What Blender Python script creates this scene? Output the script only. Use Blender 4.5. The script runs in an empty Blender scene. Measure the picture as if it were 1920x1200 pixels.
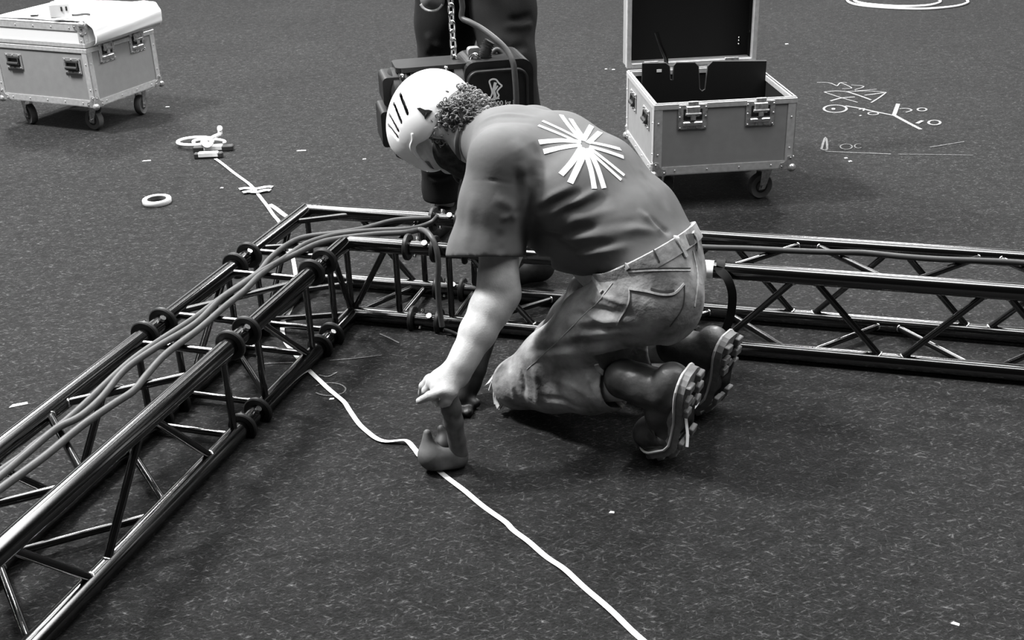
import bpy, bmesh, math, random
import numpy as np
from mathutils import Vector, Matrix
from mathutils.bvhtree import BVHTree
random.seed(7); np.random.seed(7)
scene = bpy.context.scene
COL = scene.collection
V = Vector

# ------------------------------------------------------------------ camera
FPX, PITCH, ROLL, CAMH = 2184.4, 0.4400, -0.0320, 1.557
_fw = V((0, math.cos(PITCH), -math.sin(PITCH)))
_rt0 = V((1, 0, 0)); _up0 = _rt0.cross(_fw)
_rt = _rt0 * math.cos(ROLL) + _up0 * math.sin(ROLL)
_up = -_rt0 * math.sin(ROLL) + _up0 * math.cos(ROLL)
CAMP = V((0, 0, CAMH))
cam = bpy.data.cameras.new('camera'); camo = bpy.data.objects.new('camera', cam); COL.objects.link(camo)
cam.sensor_fit = 'HORIZONTAL'; cam.sensor_width = 36; cam.lens = FPX / 1920 * 36
cam.clip_start = 0.05; cam.clip_end = 200
camo.matrix_world = Matrix((( _rt.x, _up.x, -_fw.x, 0), (_rt.y, _up.y, -_fw.y, 0), (_rt.z, _up.z, -_fw.z, CAMH), (0, 0, 0, 1)))
scene.camera = camo
# ------------------------------------------------------------------ light
world = bpy.data.worlds.new('hall_ambient'); scene.world = world; world.use_nodes = True
world.node_tree.nodes['Background'].inputs[0].default_value = (1, 1, 1, 1)
world.node_tree.nodes['Background'].inputs[1].default_value = 0.015
def lamp(x, y, z, sx, sy, watts, aim=(0, 3, 0)):
    l = bpy.data.lights.new('hall_or_added_lamp', 'AREA'); l.shape = 'RECTANGLE'; l.size = sx; l.size_y = sy; l.energy = watts
    o = bpy.data.objects.new('hall_or_added_lamp', l); COL.objects.link(o); o.location = (x, y, z)
    d = V(aim) - V((x, y, z)); o.rotation_euler = d.to_track_quat('-Z', 'Y').to_euler()
    return o
lamp(-4.3, 4.2, 6.5, 0.9, 0.9, 900, (-0.3, 3.6, 0))                 # high-bay lamp left of the work
lamp(-4.0, 10.5, 7.0, 1.1, 1.1, 850, (-1.8, 8.0, 0))  # added to brighten the far carpet on the left
lamp(4.0, 11.5, 7.0, 1.1, 1.1, 800, (2.2, 8.0, 0))  # another added lamp, lifting the far carpet on the right
# two rows of strip lamps running down the hall, parallel to the left truss
for off in (-2.2, -4.4):
    o = lamp(off + .28 * 6, 7.0, 7.2, .45, 18, 210, (off + .28 * 6, 7.0, 0)); o.rotation_euler = (0, 0, math.atan2(-.2916, .9565))
# wide luminous ceiling bays across the hall, parallel to the right truss
for y_, w_ in ((2.6, 760), (6.6, 620)):
    o = lamp(1.0, y_, 7.3, 15, 1.7, w_, (1.0, y_, 0)); o.rotation_euler = (0, 0, math.atan2(-.2716, .9624))
# wide unseen light band added at the far end to highlight the tube tops
o = lamp(0, 24, 4.2, 34, 4.6, 700, (0, 0, 3.0))
scene.view_settings.view_transform = 'Standard'; scene.view_settings.look = 'None'
scene.view_settings.gamma = 1.0; scene.view_settings.use_curve_mapping = False
scene.view_settings.exposure = 0.25

def ray(px, py): return (_fw + _rt * ((px - 960) / FPX) + _up * ((600 - py) / FPX))
def atz(px, py, z=0.0):
    d = ray(px, py); return CAMP + d * ((z - CAMH) / d.z)
def aty(px, py, y):
    d = ray(px, py); return CAMP + d * (y / d.y)

# ------------------------------------------------------------------ materials
MATS = {}
def mat(name, g, rough=0.6, metal=0.0, spec=0.5, noise=0.0, nscale=40, bump=0.0, bscale=200, coat=0.0, stretch=None):
    if name in MATS: return MATS[name]
    m = bpy.data.materials.new(name); m.use_nodes = True; nt = m.node_tree; b = nt.nodes['Principled BSDF']
    b.inputs['Base Color'].default_value = (g, g, g, 1); b.inputs['Roughness'].default_value = rough
    b.inputs['Metallic'].default_value = metal; b.inputs['Specular IOR Level'].default_value = spec
    b.inputs['Coat Weight'].default_value = coat
    tc = nt.nodes.new('ShaderNodeTexCoord')
    src = tc.outputs['Object']
    if stretch:
        mp = nt.nodes.new('ShaderNodeMapping'); mp.inputs['Scale'].default_value = stretch
        nt.links.new(src, mp.inputs['Vector']); src = mp.outputs['Vector']
    if noise:
        n = nt.nodes.new('ShaderNodeTexNoise'); n.inputs['Scale'].default_value = nscale; n.inputs['Detail'].default_value = 5
        r = nt.nodes.new('ShaderNodeMapRange'); r.inputs['From Min'].default_value = .3; r.inputs['From Max'].default_value = .7
        r.inputs['To Min'].default_value = g * (1 - noise); r.inputs['To Max'].default_value = g * (1 + noise)
        nt.links.new(src, n.inputs['Vector']); nt.links.new(n.outputs['Fac'], r.inputs['Value'])
        nt.links.new(r.outputs['Result'], b.inputs['Base Color'])
    if bump:
        n2 = nt.nodes.new('ShaderNodeTexNoise'); n2.inputs['Scale'].default_value = bscale; n2.inputs['Detail'].default_value = 4
        bp = nt.nodes.new('ShaderNodeBump'); bp.inputs['Strength'].default_value = bump; bp.inputs['Distance'].default_value = 0.004
        nt.links.new(src, n2.inputs['Vector']); nt.links.new(n2.outputs['Fac'], bp.inputs['Height'])
        nt.links.new(bp.outputs['Normal'], b.inputs['Normal'])
    MATS[name] = m; return m
M_PIPE = mat('black_gloss_metal', .135, .16, 1.0)
M_BRACE = mat('black_brace_metal', .11, .2, 1.0)
M_FLANGE = mat('black_cast_collar', .012, .45, 0, .4)
M_STEEL = mat('zinc_steel', .75, .22, 1.0)
M_ALU = mat('brushed_aluminium', .60, .35, .35, noise=.12, nscale=60)
M_CHROME = mat('chrome_hardware', .50, .2, .6, noise=.35, nscale=90)
M_PANEL = mat('grey_case_laminate', .27, .5, 0, .35, noise=.06, nscale=25)
M_WPANEL = mat('white_lid_laminate', .82, .4, 0, .4)
M_BLACK = mat('black_lining', .012, .8, 0, .2)
M_BOARD = mat('black_board', .010, .5, 0, .3)
M_BOARDEDGE = mat('worn_board_edge', .09, .6)
M_RUBBER = mat('dark_rubber', .035, .6, 0, .3)
M_WHEEL = mat('grey_wheel_tread', .13, .55)
M_CABLE = mat('grey_cable_jacket', .06, .5, 0, .4, noise=.15, nscale=50)
M_CABLE2 = mat('dark_cable_jacket', .03, .5, 0, .4)
M_WHITE = mat('white_vinyl', .85, .45, 0, .4)
M_TAPE = mat('white_fibre_tape', .80, .4, 0, .4)
M_CHALK = mat('white_chalk', .24, .95, 0, .1, noise=.5, nscale=300)
M_CHALKF = mat('faint_chalk', .13, .95, 0, .1, noise=.6, nscale=300)
M_STRAP = mat('black_webbing', .012, .7, 0, .2)

# ------------------------------------------------------------------ mesh helpers
def mk(name, verts, faces, m, parent=None, smooth=False):
    me = bpy.data.meshes.new(name); me.from_pydata([tuple(v) for v in verts], [], faces); me.update()
    if smooth: me.polygons.foreach_set('use_smooth', [True] * len(me.polygons))
    return mo(name, me, m, parent)
def mo(name, me, m, parent=None):
    o = bpy.data.objects.new(name, me); COL.objects.link(o)
    if m and not me.materials: me.materials.append(m)
    if parent: o.parent = parent
    return o
def bmo(name, bm, m, parent=None, smooth=False, angle=None):
    me = bpy.data.meshes.new(name); bmesh.ops.recalc_face_normals(bm, faces=bm.faces[:]); bm.to_mesh(me); bm.free()
    if smooth: me.polygons.foreach_set('use_smooth', [True] * len(me.polygons))
    if angle: me.set_sharp_from_angle(angle=math.radians(angle))
    return mo(name, me, m, parent)
def thing(name, label, cat, loc=(0, 0, 0), rz=0, group=None):
    o = bpy.data.objects.new(name, None); COL.objects.link(o); o.empty_display_size = .05
    o.location = loc; o.rotation_euler = (0, 0, rz); tag(o, label, cat, group); return o
def tag(o, label, cat, group=None):
    o['label'] = label; o['category'] = cat
    if group: o['group'] = group
    return o
def frame(d):
    d = d.normalized(); a = V((0, 0, 1)) if abs(d.z) < .9 else V((1, 0, 0))
    s = d.cross(a).normalized(); return s, s.cross(d)
def bm_tube(bm, a, b, r, n=16, r2=None):
    a, b = V(a), V(b); s, t = frame(b - a); r2 = r if r2 is None else r2
    A = [bm.verts.new(a + (s * math.cos(k * 2 * math.pi / n) + t * math.sin(k * 2 * math.pi / n)) * r) for k in range(n)]
    B = [bm.verts.new(b + (s * math.cos(k * 2 * math.pi / n) + t * math.sin(k * 2 * math.pi / n)) * r2) for k in range(n)]
    for k in range(n): bm.faces.new((A[k], A[(k + 1) % n], B[(k + 1) % n], B[k]))
    bm.faces.new(A[::-1]); bm.faces.new(B)
def tube(name, a, b, r, m, parent=None, n=16, r2=None):
    bm = bmesh.new(); bm_tube(bm, a, b, r, n, r2); return bmo(name, bm, m, parent, True, 50)
def bm_box(bm, lo, hi, bev=0.0, M=None, seg=1):
    b2 = bmesh.new(); r = bmesh.ops.create_cube(b2, size=1)
    lo, hi = V(lo), V(hi)
    for v in b2.verts: v.co = V((lo[i] + (v.co[i] + .5) * (hi[i] - lo[i]) for i in range(3)))
    if bev: bmesh.ops.bevel(b2, geom=b2.edges[:], offset=bev, segments=seg, affect='EDGES', profile=.5)
    vm = {v: bm.verts.new((M @ v.co) if M else v.co) for v in b2.verts}
    for f in b2.faces: bm.faces.new([vm[v] for v in f.verts])
    b2.free()
def box(name, lo, hi, m, parent=None, bev=0.0, M=None, seg=1):
    bm = bmesh.new(); bm_box(bm, lo, hi, bev, M, seg); return bmo(name, bm, m, parent, seg > 1, 40 if seg > 1 else None)
def smooth_path(pts, n=8):
    P = [V(p) for p in pts]; out = []
    for i in range(len(P) - 1):
        p0 = P[max(i - 1, 0)]; p1 = P[i]; p2 = P[i + 1]; p3 = P[min(i + 2, len(P) - 1)]
        for k in range(n):
            t = k / n
            out.append(.5 * ((2 * p1) + (p2 - p0) * t + (2 * p0 - 5 * p1 + 4 * p2 - p3) * t * t + (3 * p1 - p0 - 3 * p2 + p3) * t ** 3))
    out.append(P[-1]); return out
def bm_sweep(bm, path, r, n=10, closed=False):
    P = [V(p) for p in path]; N = len(P); rings = []; s = None
    for i in range(N):
        if closed: d = P[(i + 1) % N] - P[i - 1]
        else: d = P[min(i + 1, N - 1)] - P[max(i - 1, 0)]
        if d.length < 1e-9: d = V((0, 0, 1))
        d.normalize()
        if s is None: s, t = frame(d)
        s = (s - d * s.dot(d)).normalized(); t = s.cross(d)
        rr = r[i] if hasattr(r, '__len__') else r
        rings.append([bm.verts.new(P[i] + (s * math.cos(k * 2 * math.pi / n) + t * math.sin(k * 2 * math.pi / n)) * rr) for k in range(n)])
    for i in range(N if closed else N - 1):
        A, B = rings[i], rings[(i + 1) % N]
        for k in range(n): bm.faces.new((A[k], A[(k + 1) % n], B[(k + 1) % n], B[k]))
    if not closed: bm.faces.new(rings[0][::-1]); bm.faces.new(rings[-1])
def sweep(name, path, r, m, parent=None, n=10, closed=False):
    bm = bmesh.new(); bm_sweep(bm, path, r, n, closed); return bmo(name, bm, m, parent, True, 60)
def bm_torus(bm, c, ax, R, r, n=24, k=8):
    s, t = frame(V(ax)); bm_sweep(bm, [V(c) + (s * math.cos(i * 2 * math.pi / n) + t * math.sin(i * 2 * math.pi / n)) * R for i in range(n)], r, k, True)
def bm_ribbon(bm, path, w, th, up=None):
    """flat strip of width w and thickness th; up = list of normals or None for +Z"""
    P = [V(p) for p in path]; N = len(P); rows = []
    for i in range(N):
        d = (P[min(i + 1, N - 1)] - P[max(i - 1, 0)])
        if d.length < 1e-9: d = V((1, 0, 0))
        u = V(up[i]) if up else V((0, 0, 1))
        s = d.cross(u).normalized() * ((w[i] if hasattr(w, '__len__') else w) / 2); u = u.normalized()
        rows.append([bm.verts.new(q) for q in (P[i] - s, P[i] + s, P[i] + s + u * th, P[i] - s + u * th)])
    for i in range(N - 1):
        A, B = rows[i], rows[i + 1]
        for k in range(4): bm.faces.new((A[k], A[(k + 1) % 4], B[(k + 1) % 4], B[k]))
    bm.faces.new(rows[0][::-1]); bm.faces.new(rows[-1])
def ribbon(name, path, w, th, m, parent=None, up=None):
    bm = bmesh.new(); bm_ribbon(bm, path, w, th, up); return bmo(name, bm, m, parent, True, 40)
def bm_prism(bm, outline, th, M=None):
    """outline in XY, extruded +Z by th"""
    M = M or Matrix.Identity(4); n = len(outline)
    A = [bm.verts.new(M @ V((x, y, 0))) for x, y in outline]; B = [bm.verts.new(M @ V((x, y, th))) for x, y in outline]
    bm.faces.new(A[::-1]); bm.faces.new(B)
    for k in range(n): bm.faces.new((A[k], A[(k + 1) % n], B[(k + 1) % n], B[k]))
def prism(name, outline, th, m, parent=None, M=None):
    bm = bmesh.new(); bm_prism(bm, outline, th, M); return bmo(name, bm, m, parent)
def bm_lathe(bm, prof, n=24, M=None):
    M = M or Matrix.Identity(4); rings = []
    for r, z in prof: rings.append([bm.verts.new(M @ V((r * math.cos(k * 2 * math.pi / n), r * math.sin(k * 2 * math.pi / n), z))) for k in range(n)])
    for i in range(len(prof) - 1):
        for k in range(n): bm.faces.new((rings[i][k], rings[i][(k + 1) % n], rings[i + 1][(k + 1) % n], rings[i + 1][k]))
    bm.faces.new(rings[0][::-1]); bm.faces.new(rings[-1])
def bm_ball(bm, c, r, seg=10):
    b2 = bmesh.new(); bmesh.ops.create_uvsphere(b2, u_segments=seg, v_segments=max(6, seg * 2 // 3), radius=1)
    rr = V(r) if hasattr(r, '__len__') else V((r, r, r)); c = V(c)
    vm = {v: bm.verts.new(c + V((v.co.x * rr.x, v.co.y * rr.y, v.co.z * rr.z))) for v in b2.verts}
    for f in b2.faces: bm.faces.new([vm[v] for v in f.verts])
    b2.free()
def basis(o, x, y, z):
    return Matrix(((x[0], y[0], z[0], o[0]), (x[1], y[1], z[1], o[1]), (x[2], y[2], z[2], o[2]), (0, 0, 0, 1)))
def copy_tree(o, parent=None):
    c = o.copy(); COL.objects.link(c)
    if parent: c.parent = parent
    for ch in list(o.children): copy_tree(ch, c)
    return c

# ------------------------------------------------------------------ floor
def build_floor():
    m = bpy.data.materials.new('speckled_carpet'); m.use_nodes = True; nt = m.node_tree; b = nt.nodes['Principled BSDF']
    b.inputs['Roughness'].default_value = .95; b.inputs['Specular IOR Level'].default_value = .15
    b.inputs['Sheen Weight'].default_value = .06; b.inputs['Sheen Roughness'].default_value = .45
    tc = nt.nodes.new('ShaderNodeTexCoord')
    def noise(scale, detail, st=(1, 1, 1), rot=0, rough=.6):
        mp = nt.nodes.new('ShaderNodeMapping'); mp.vector_type = 'TEXTURE'; mp.inputs['Scale'].default_value = tuple(1 / q for q in st); mp.inputs['Rotation'].default_value = (0, 0, rot)
        n = nt.nodes.new('ShaderNodeTexNoise'); n.inputs['Scale'].default_value = scale; n.inputs['Detail'].default_value = detail; n.inputs['Roughness'].default_value = rough
        nt.links.new(tc.outputs['Object'], mp.inputs['Vector']); nt.links.new(mp.outputs['Vector'], n.inputs['Vector']); return n.outputs['Fac']
    def rng(x, a, b_, c, d):
        r = nt.nodes.new('ShaderNodeMapRange'); r.inputs['From Min'].default_value = a; r.inputs['From Max'].default_value = b_
        r.inputs['To Min'].default_value = c; r.inputs['To Max'].default_value = d; nt.links.new(x, r.inputs['Value']); return r.outputs['Result']
    def mth(op, x, y):
        n = nt.nodes.new('ShaderNodeMath'); n.operation = op
        for i, q in enumerate((x, y)):
            if isinstance(q, (int, float)): n.inputs[i].default_value = q
            else: nt.links.new(q, n.inputs[i])
        return n.outputs[0]
    base = rng(noise(170, 5, (.6, 1, 1), .1, .8), .32, .72, .0, .020)
    big = mth('MULTIPLY', rng(noise(1.1, 4), .3, .7, .82, 1.18), rng(noise(26, 4, (.6, 1, 1), .1, .7), .32, .68, .55, 1.45))
    f1 = rng(noise(125, 4, (.30, 1, 1), .45, .7), .57, .76, 0, .09)
    f2 = rng(noise(115, 4, (.28, 1, 1), -.5, .7), .58, .76, 0, .09)
    f3 = rng(noise(110, 4, (.33, 1, 1), 1.45, .7), .60, .78, 0, .07)
    col = mth('MULTIPLY', mth('ADD', base, mth('ADD', f1, mth('ADD', f2, f3))), big)
    nt.links.new(col, b.inputs['Base Color'])
    bp = nt.nodes.new('ShaderNodeBump'); bp.inputs['Strength'].default_value = .5; bp.inputs['Distance'].default_value = .004
    nt.links.new(noise(160, 4), bp.inputs['Height']); nt.links.new(bp.outputs['Normal'], b.inputs['Normal'])
    o = mk('floor', [(-14, -6, 0), (14, -6, 0), (14, 26, 0), (-14, 26, 0)], [(0, 1, 2, 3)], m)
    o['kind'] = 'structure'; o['label'] = 'dark speckled hall carpet'
build_floor()
# ------------------------------------------------------------------ truss
S = .24; RC = .0245; RB = .0095
TO = V((-.666, 3.637, S + .027)); TU = V((.9624, -.2716, 0)).normalized(); TV = V((-.2916, -.9565, 0)).normalized()
NU = V((TU.y, -TU.x, 0)); NV = V((-TV.y, TV.x, 0)); TI = TO + NU * S + NV * S; ZS = V((0, 0, S))
offU = (TI - TO).dot(TU); offV = (TI - TO).dot(TV)
def cp(leg, which, t):
    """point on a chord: leg 'R'/'L', which 'ft','nt','fb','nb', t measured from the outer corner"""
    d = TU if leg == 'R' else TV; off = offU if leg == 'R' else offV
    A = TO + d * t if which[0] == 'f' else TI + d * (t - off)
    return A - ZS if which[1] == 'b' else A
JR, JL1, JL2 = .485, .44, .92
def chord(par, leg, w, t0, t1): tube('chord', cp(leg, w, t0), cp(leg, w, t1), RC, M_PIPE, par, 20)
def brace(par, A, B, r=RB):
    d = (B - A).normalized()
    o = tube('brace', A + d * RC * .6, B - d * RC * .6, r, M_BRACE, par, 12)
    return o
def weld(par, P, d):
    bm = bmesh.new()
    bm_torus(bm, P, d, RB * 1.05, .003, 12, 6); bmo('weld_bead', bm, M_STEEL, par, True)
def flange(par, leg, w, tj, sgn):
    """collar disc + half sleeve at the end of a section; sgn=-1: section before the joint"""
    d = TU if leg == 'R' else TV; P = cp(leg, w, tj)
    a = P + d * (sgn * .052); b = P + d * (sgn * .038)
    bm = bmesh.new(); s, t = frame(d)
    M = basis(a, s, t, d * sgn)
    M = basis(P, s, t, d)
    z0, z1 = (.036, .05) if sgn > 0 else (-.05, -.036)
    bm_lathe(bm, [(.026, z0), (.038, z0), (.041, z0 + .003), (.041, z1 - .003), (.038, z1), (.026, z1)], 28, M)
    bmo('collar', bm, M_FLANGE, par, True, 40)
def coupler(leg, w, tj, where):
    d = TU if leg == 'R' else TV; P = cp(leg, w, tj)
    tube('coupler_sleeve', P - d * .036, P + d * .036, .0225, M_PIPE, where, 20)
    s, t = frame(d); t = V((0, 0, 1)) if w[1] == 't' else V((0, 0, 1))
    side = d.cross(t)
    for q in (-.017, .017):
        bm = bmesh.new(); ax = (t * .8 + side * (.6 if q > 0 else -.6)).normalized()
        bm_tube(bm, P + d * q - ax * .030, P + d * q + ax * .030, .0055, 10)
        bm_tube(bm, P + d * q + ax * .024, P + d * q + ax * .033, .0085, 10)
        bmo('locking_pin', bm, M_STEEL, where, True, 40)
def end_frame(par, leg, t):
    for a, b in (('ft', 'nt'), ('fb', 'nb'), ('ft', 'fb'), ('nt', 'nb')): brace(par, cp(leg, a, t), cp(leg, b, t))
def lattice(par, leg, t_end, nodes, flip=0):
    """zigzags on the four faces through successive nodes"""
    for i in range(len(nodes) - 1):
        a, b = nodes[i], nodes[i + 1]; e = (i + flip) % 2 == 0
        for w0, w1 in ((('nt', 'nb')), (('fb', 'ft')), (('ft', 'nt')), (('nb', 'fb'))):
            p, q = (w0, w1) if e else (w1, w0)
            g = .016
            A = cp(leg, p, a + g); B = cp(leg, q, b - g); brace(par, A, B)
            if cp(leg, p, a).y < 5: 
                dd = (B - A).normalized(); weld(par, A + dd * RC * 1.02, dd); weld(par, B - dd * RC * 1.02, dd)
FACES4 = ('ft', 'nt', 'fb', 'nb')
# corner block
cb = thing('truss_corner', 'black square corner block joining the two floor trusses under the hoist', 'truss', (TO.x, TO.y, 0))
def rel(par, before):
    """parent keeps world coordinates: shift children made in world space into the parent's frame"""
    for o in bpy.data.objects:
        if o.parent == par and o.name not in before:
            o.data.transform(par.matrix_basis.inverted())
bpy.context.view_layer.update()
def done(par):
    inv = Matrix.LocRotScale(par.location, par.rotation_euler, None).inverted(); seen = set()
    def rec(p):
        for o in p.children:
            if o.data and o.data.name not in seen: o.data.transform(inv); seen.add(o.data.name)
            rec(o)
    rec(par)
for w in FACES4:
    base = TO if w[0] == 'f' else TI
    if w[1] == 'b': base = base - ZS
    for leg, tj in (('R', JR), ('L', JL1)):
        bm = bmesh.new(); bm_tube(bm, base, cp(leg, w, tj - .036), RC, 20); bmo('chord', bm, M_PIPE, cb, True, 50)
        flange(cb, leg, w, tj, -1)
    bm = bmesh.new(); bm_ball(bm, base, RC * 1.02, 18); bmo('elbow_joint', bm, M_PIPE, cb, True)
brace(cb, TO, TO - ZS); brace(cb, TI, TI - ZS)
for leg, te in (('R', JR - .085), ('L', JL1 - .075)): end_frame(cb, leg, te)
brace(cb, cp('L', 'ft', .11), cp('R', 'ft', .18)); brace(cb, cp('L', 'fb', .11), cp('R', 'fb', .18))
brace(cb, cp('L', 'ft', JL1 - .1), TI); brace(cb, cp('R', 'ft', JR - .12), TI); brace(cb, cp('L', 'fb', JL1 - .1), TI - ZS); brace(cb, cp('R', 'fb', JR - .12), TI - ZS)
brace(cb, cp('R', 'nt', JR - .11), TI - ZS); brace(cb, cp('L', 'nt', JL1 - .1), TI - ZS)
brace(cb, cp('R', 'ft', .18), cp('R', 'fb', JR - .11)); brace(cb, cp('L', 'ft', .12), cp('L', 'fb', JL1 - .1))
for w in FACES4:
    coupler('R', w, JR, cb); coupler('L', w, JL1, cb)
done(cb)
# short spacer
sp = thing('truss_spacer', 'short black truss spacer between the corner block and the long left truss', 'truss', tuple(cp('L', 'ft', .7).xy) + (0,))
for w in FACES4:
    tube('chord', cp('L', w, JL1 + .036), cp('L', w, JL2 - .036), RC, M_PIPE, sp, 20)
    flange(sp, 'L', w, JL1, 1); flange(sp, 'L', w, JL2, -1); coupler('L', w, JL2, sp)
end_frame(sp, 'L', JL1 + .09); end_frame(sp, 'L', JL2 - .09)
for a, b in (('ft', 'nt'), ('nt', 'nb'), ('fb', 'ft'), ('nb', 'fb')):
    brace(sp, cp('L', a, JL2 - .105), cp('L', b, JL1 + .105))
done(sp)
# long left truss
lt = thing('truss_section', 'long black box truss running to the lower left with three cables on it', 'truss', tuple(cp('L', 'ft', 1.5).xy) + (0,))
for w in FACES4: tube('chord', cp('L', w, JL2 + .036), cp('L', w, 3.3), RC, M_PIPE, lt, 24); flange(lt, 'L', w, JL2, 1)
end_frame(lt, 'L', JL2 + .085); end_frame(lt, 'L', 3.25)
lattice(lt, 'L', 3.2, [1.35 - .25 + .25 * k for k in range(0, 9)], 1)
done(lt)
# long right truss
rtt = thing('truss_section', 'long black box truss running to the right edge behind the kneeling worker', 'truss', tuple(cp('R', 'ft', 1.5).xy) + (0,))
for w in FACES4: tube('chord', cp('R', w, JR + .036), cp('R', w, 3.5), RC, M_PIPE, rtt, 24); flange(rtt, 'R', w, JR, 1)
end_frame(rtt, 'R', JR + .085); end_frame(rtt, 'R', 3.45)
lattice(rtt, 'R', 3.4, [.61 + .25 * k for k in range(0, 12)], 0)
done(rtt)
# ------------------------------------------------------------------ flight cases
def corner_ball(par, c, sx, sy, sz, m=None):
    """pressed ball corner: ball + three rounded lobes lying on the faces"""
    bm = bmesh.new(); c = V(c); bm_ball(bm, c, .017, 12)
    for ax in ((0, 1), (1, 2), (0, 2)):
        s = (sx, sy, sz); o = 3 - ax[0] - ax[1]
        lo = [0, 0, 0]; hi = [0, 0, 0]
        for k in range(3):
            if k == o: a, b = c[k] + s[k] * .001, c[k] + s[k] * .006
            else: a, b = c[k] + s[k] * .004, c[k] - s[k] * .042
            lo[k], hi[k] = min(a, b), max(a, b)
        # triangular lobe
        M = None
        i, j = ax
        def P(u, v, w):
            q = [0, 0, 0]; q[i] = c[i] - s[i] * u; q[j] = c[j] - s[j] * v; q[o] = c[o] + s[o] * w; return q
        ol = [(-.004, -.004), (.046, -.004), (.05, .008), (.046, .02), (.03, .024), (.024, .03), (.02, .046), (.008, .05), (-.004, .046)]
        A = [bm.verts.new(P(u, v, .0)) for u, v in ol]; B = [bm.verts.new(P(u, v, .0055)) for u, v in ol]
        bm.faces.new(A); bm.faces.new(B[::-1])
        for k in range(len(ol)): bm.faces.new((A[k], A[(k + 1) % len(ol)], B[(k + 1) % len(ol)], B[k]))
        for u, v in ((.041, .008), (.008, .041)): bm_ball(bm, P(u, v, .006), .0038, 6)
    return bmo('ball_corner', bm, m or M_CHROME, par, True, 35)
def lbar(par, name, a, b, n1, n2, w=.03, th=.003, m=None):
    """L extrusion along a-b; flanges run inward along -n1 and -n2 on outer faces with normals n2, n1"""
    bm = bmesh.new(); a, b, n1, n2 = V(a), V(b), V(n1), V(n2)
    for p, q in ((n1, n2), (n2, n1)):
        o = a + p * th + q * th
        pts = [a + p * th + q * th, a + p * th - q * w, a - p * .001 - q * w, a - p * .001 + q * th]
        d = b - a
        A = [bm.verts.new(x) for x in pts]; B = [bm.verts.new(x + d) for x in pts]
        bm.faces.new(A); bm.faces.new(B[::-1])
        for k in range(4): bm.faces.new((A[k], A[(k + 1) % 4], B[(k + 1) % 4], B[k]))
    L = (b - a).length; n = max(2, int(L / .11))
    for p, q in ((n1, n2), (n2, n1)):
        for k in range(n):
            bm_ball(bm, a + (b - a) * ((k + .5) / n) + p * (th + .0005) - q * w * .5, .0035, 6)
    return bmo(name, bm, m or M_ALU, par)
def handle(par, c, ex, n, w=.105, h=.075):
    """recessed spring handle on a face: c centre, ex horizontal, n outward"""
    c, ex, n = V(c), V(ex), V(n); ez = V((0, 0, 1)); M = basis(c, ex, ez, n)
    bm = bmesh.new()
    for lo, hi in (((-w / 2, h / 2 - .014, 0), (w / 2, h / 2, .004)), ((-w / 2, -h / 2, 0), (w / 2, -h / 2 + .012, .004)), ((-w / 2, -h / 2 + .012, 0), (-w / 2 + .012, h / 2 - .014, .004)), ((w / 2 - .012, -h / 2 + .012, 0), (w / 2, h / 2 - .014, .004))):
        bm_box(bm, lo, hi, .0012, M)
    for sx in (-1, 0, 1):
        bm_ball(bm, M @ V((sx * (w / 2 - .012), h / 2 - .007, .005)), .004, 6); bm_ball(bm, M @ V((sx * (w / 2 - .012), -h / 2 + .006, .005)), .004, 6)
    pl = bmo('handle', bm, M_CHROME, par, False)
    # dish
    bm = bmesh.new(); a, b = w / 2 - .012, h / 2 - .013
    bm_box(bm, (-a, -b, .0002), (a, b, .0012), 0, M)
    bmo('handle_dish', bm, M_CDARK, pl)
    bm = bmesh.new()
    bm_tube(bm, M @ V((-a + .006, -.010, .010)), M @ V((a - .006, -.010, .010)), .0085, 12)
    for sx in (-1, 1): bm_tube(bm, M @ V((sx * (a - .008), -.010, .010)), M @ V((sx * (a - .008), b - .003, .006)), .0035, 8)
    bm_box(bm, (-a, b - .010, .001), (a, b - .002, .007), .001, M)
    bmo('grip', bm, M_RUBBER, pl, True, 40)
def latch(par, c, ex, n, top=.036, opened=False):
    c, ex, n = V(c), V(ex), V(n); M = basis(c, ex, V((0, 0, 1)), n)
    bm = bmesh.new(); w, h = .112, .098
    bm_box(bm, (-w / 2, -h / 2, 0), (w / 2, h / 2, .004), .003, M)
    for x, y in ((-.048, -.042), (-.016, -.042), (.016, -.042), (.048, -.042), (-.05, 0), (.05, 0), (-.05, .036), (.05, .036)): bm_ball(bm, M @ V((x, y, .0045)), .0042, 6)
    pl = bmo('latch', bm, M_CHROME, par)
    bm = bmesh.new(); bm_box(bm, (-.038, -.034, .004), (.038, -.018, .011), .003, M); bmo('latch_lip', bm, M_STEEL, pl)
    bm = bmesh.new(); bm_box(bm, (-.036, -.012, .003), (.036, .030, .005), 0, M); bmo('latch_recess', bm, M_CDARK, pl)
    bm = bmesh.new()
    bm_box(bm, (-.026, .002, .005), (.026, .042, .013), .003, M); bm_box(bm, (-.010, -.012, .006), (.010, .016, .016), .003, M)
    bm_tube(bm, M @ V((-.03, .012, .012)), M @ V((.03, .012, .012)), .005, 10)
    if opened: bm_box(bm, (-.020, .040, .002), (.020, .060, .008), .002, M)
    bmo('latch_lever', bm, M_CHROME, pl)
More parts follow.
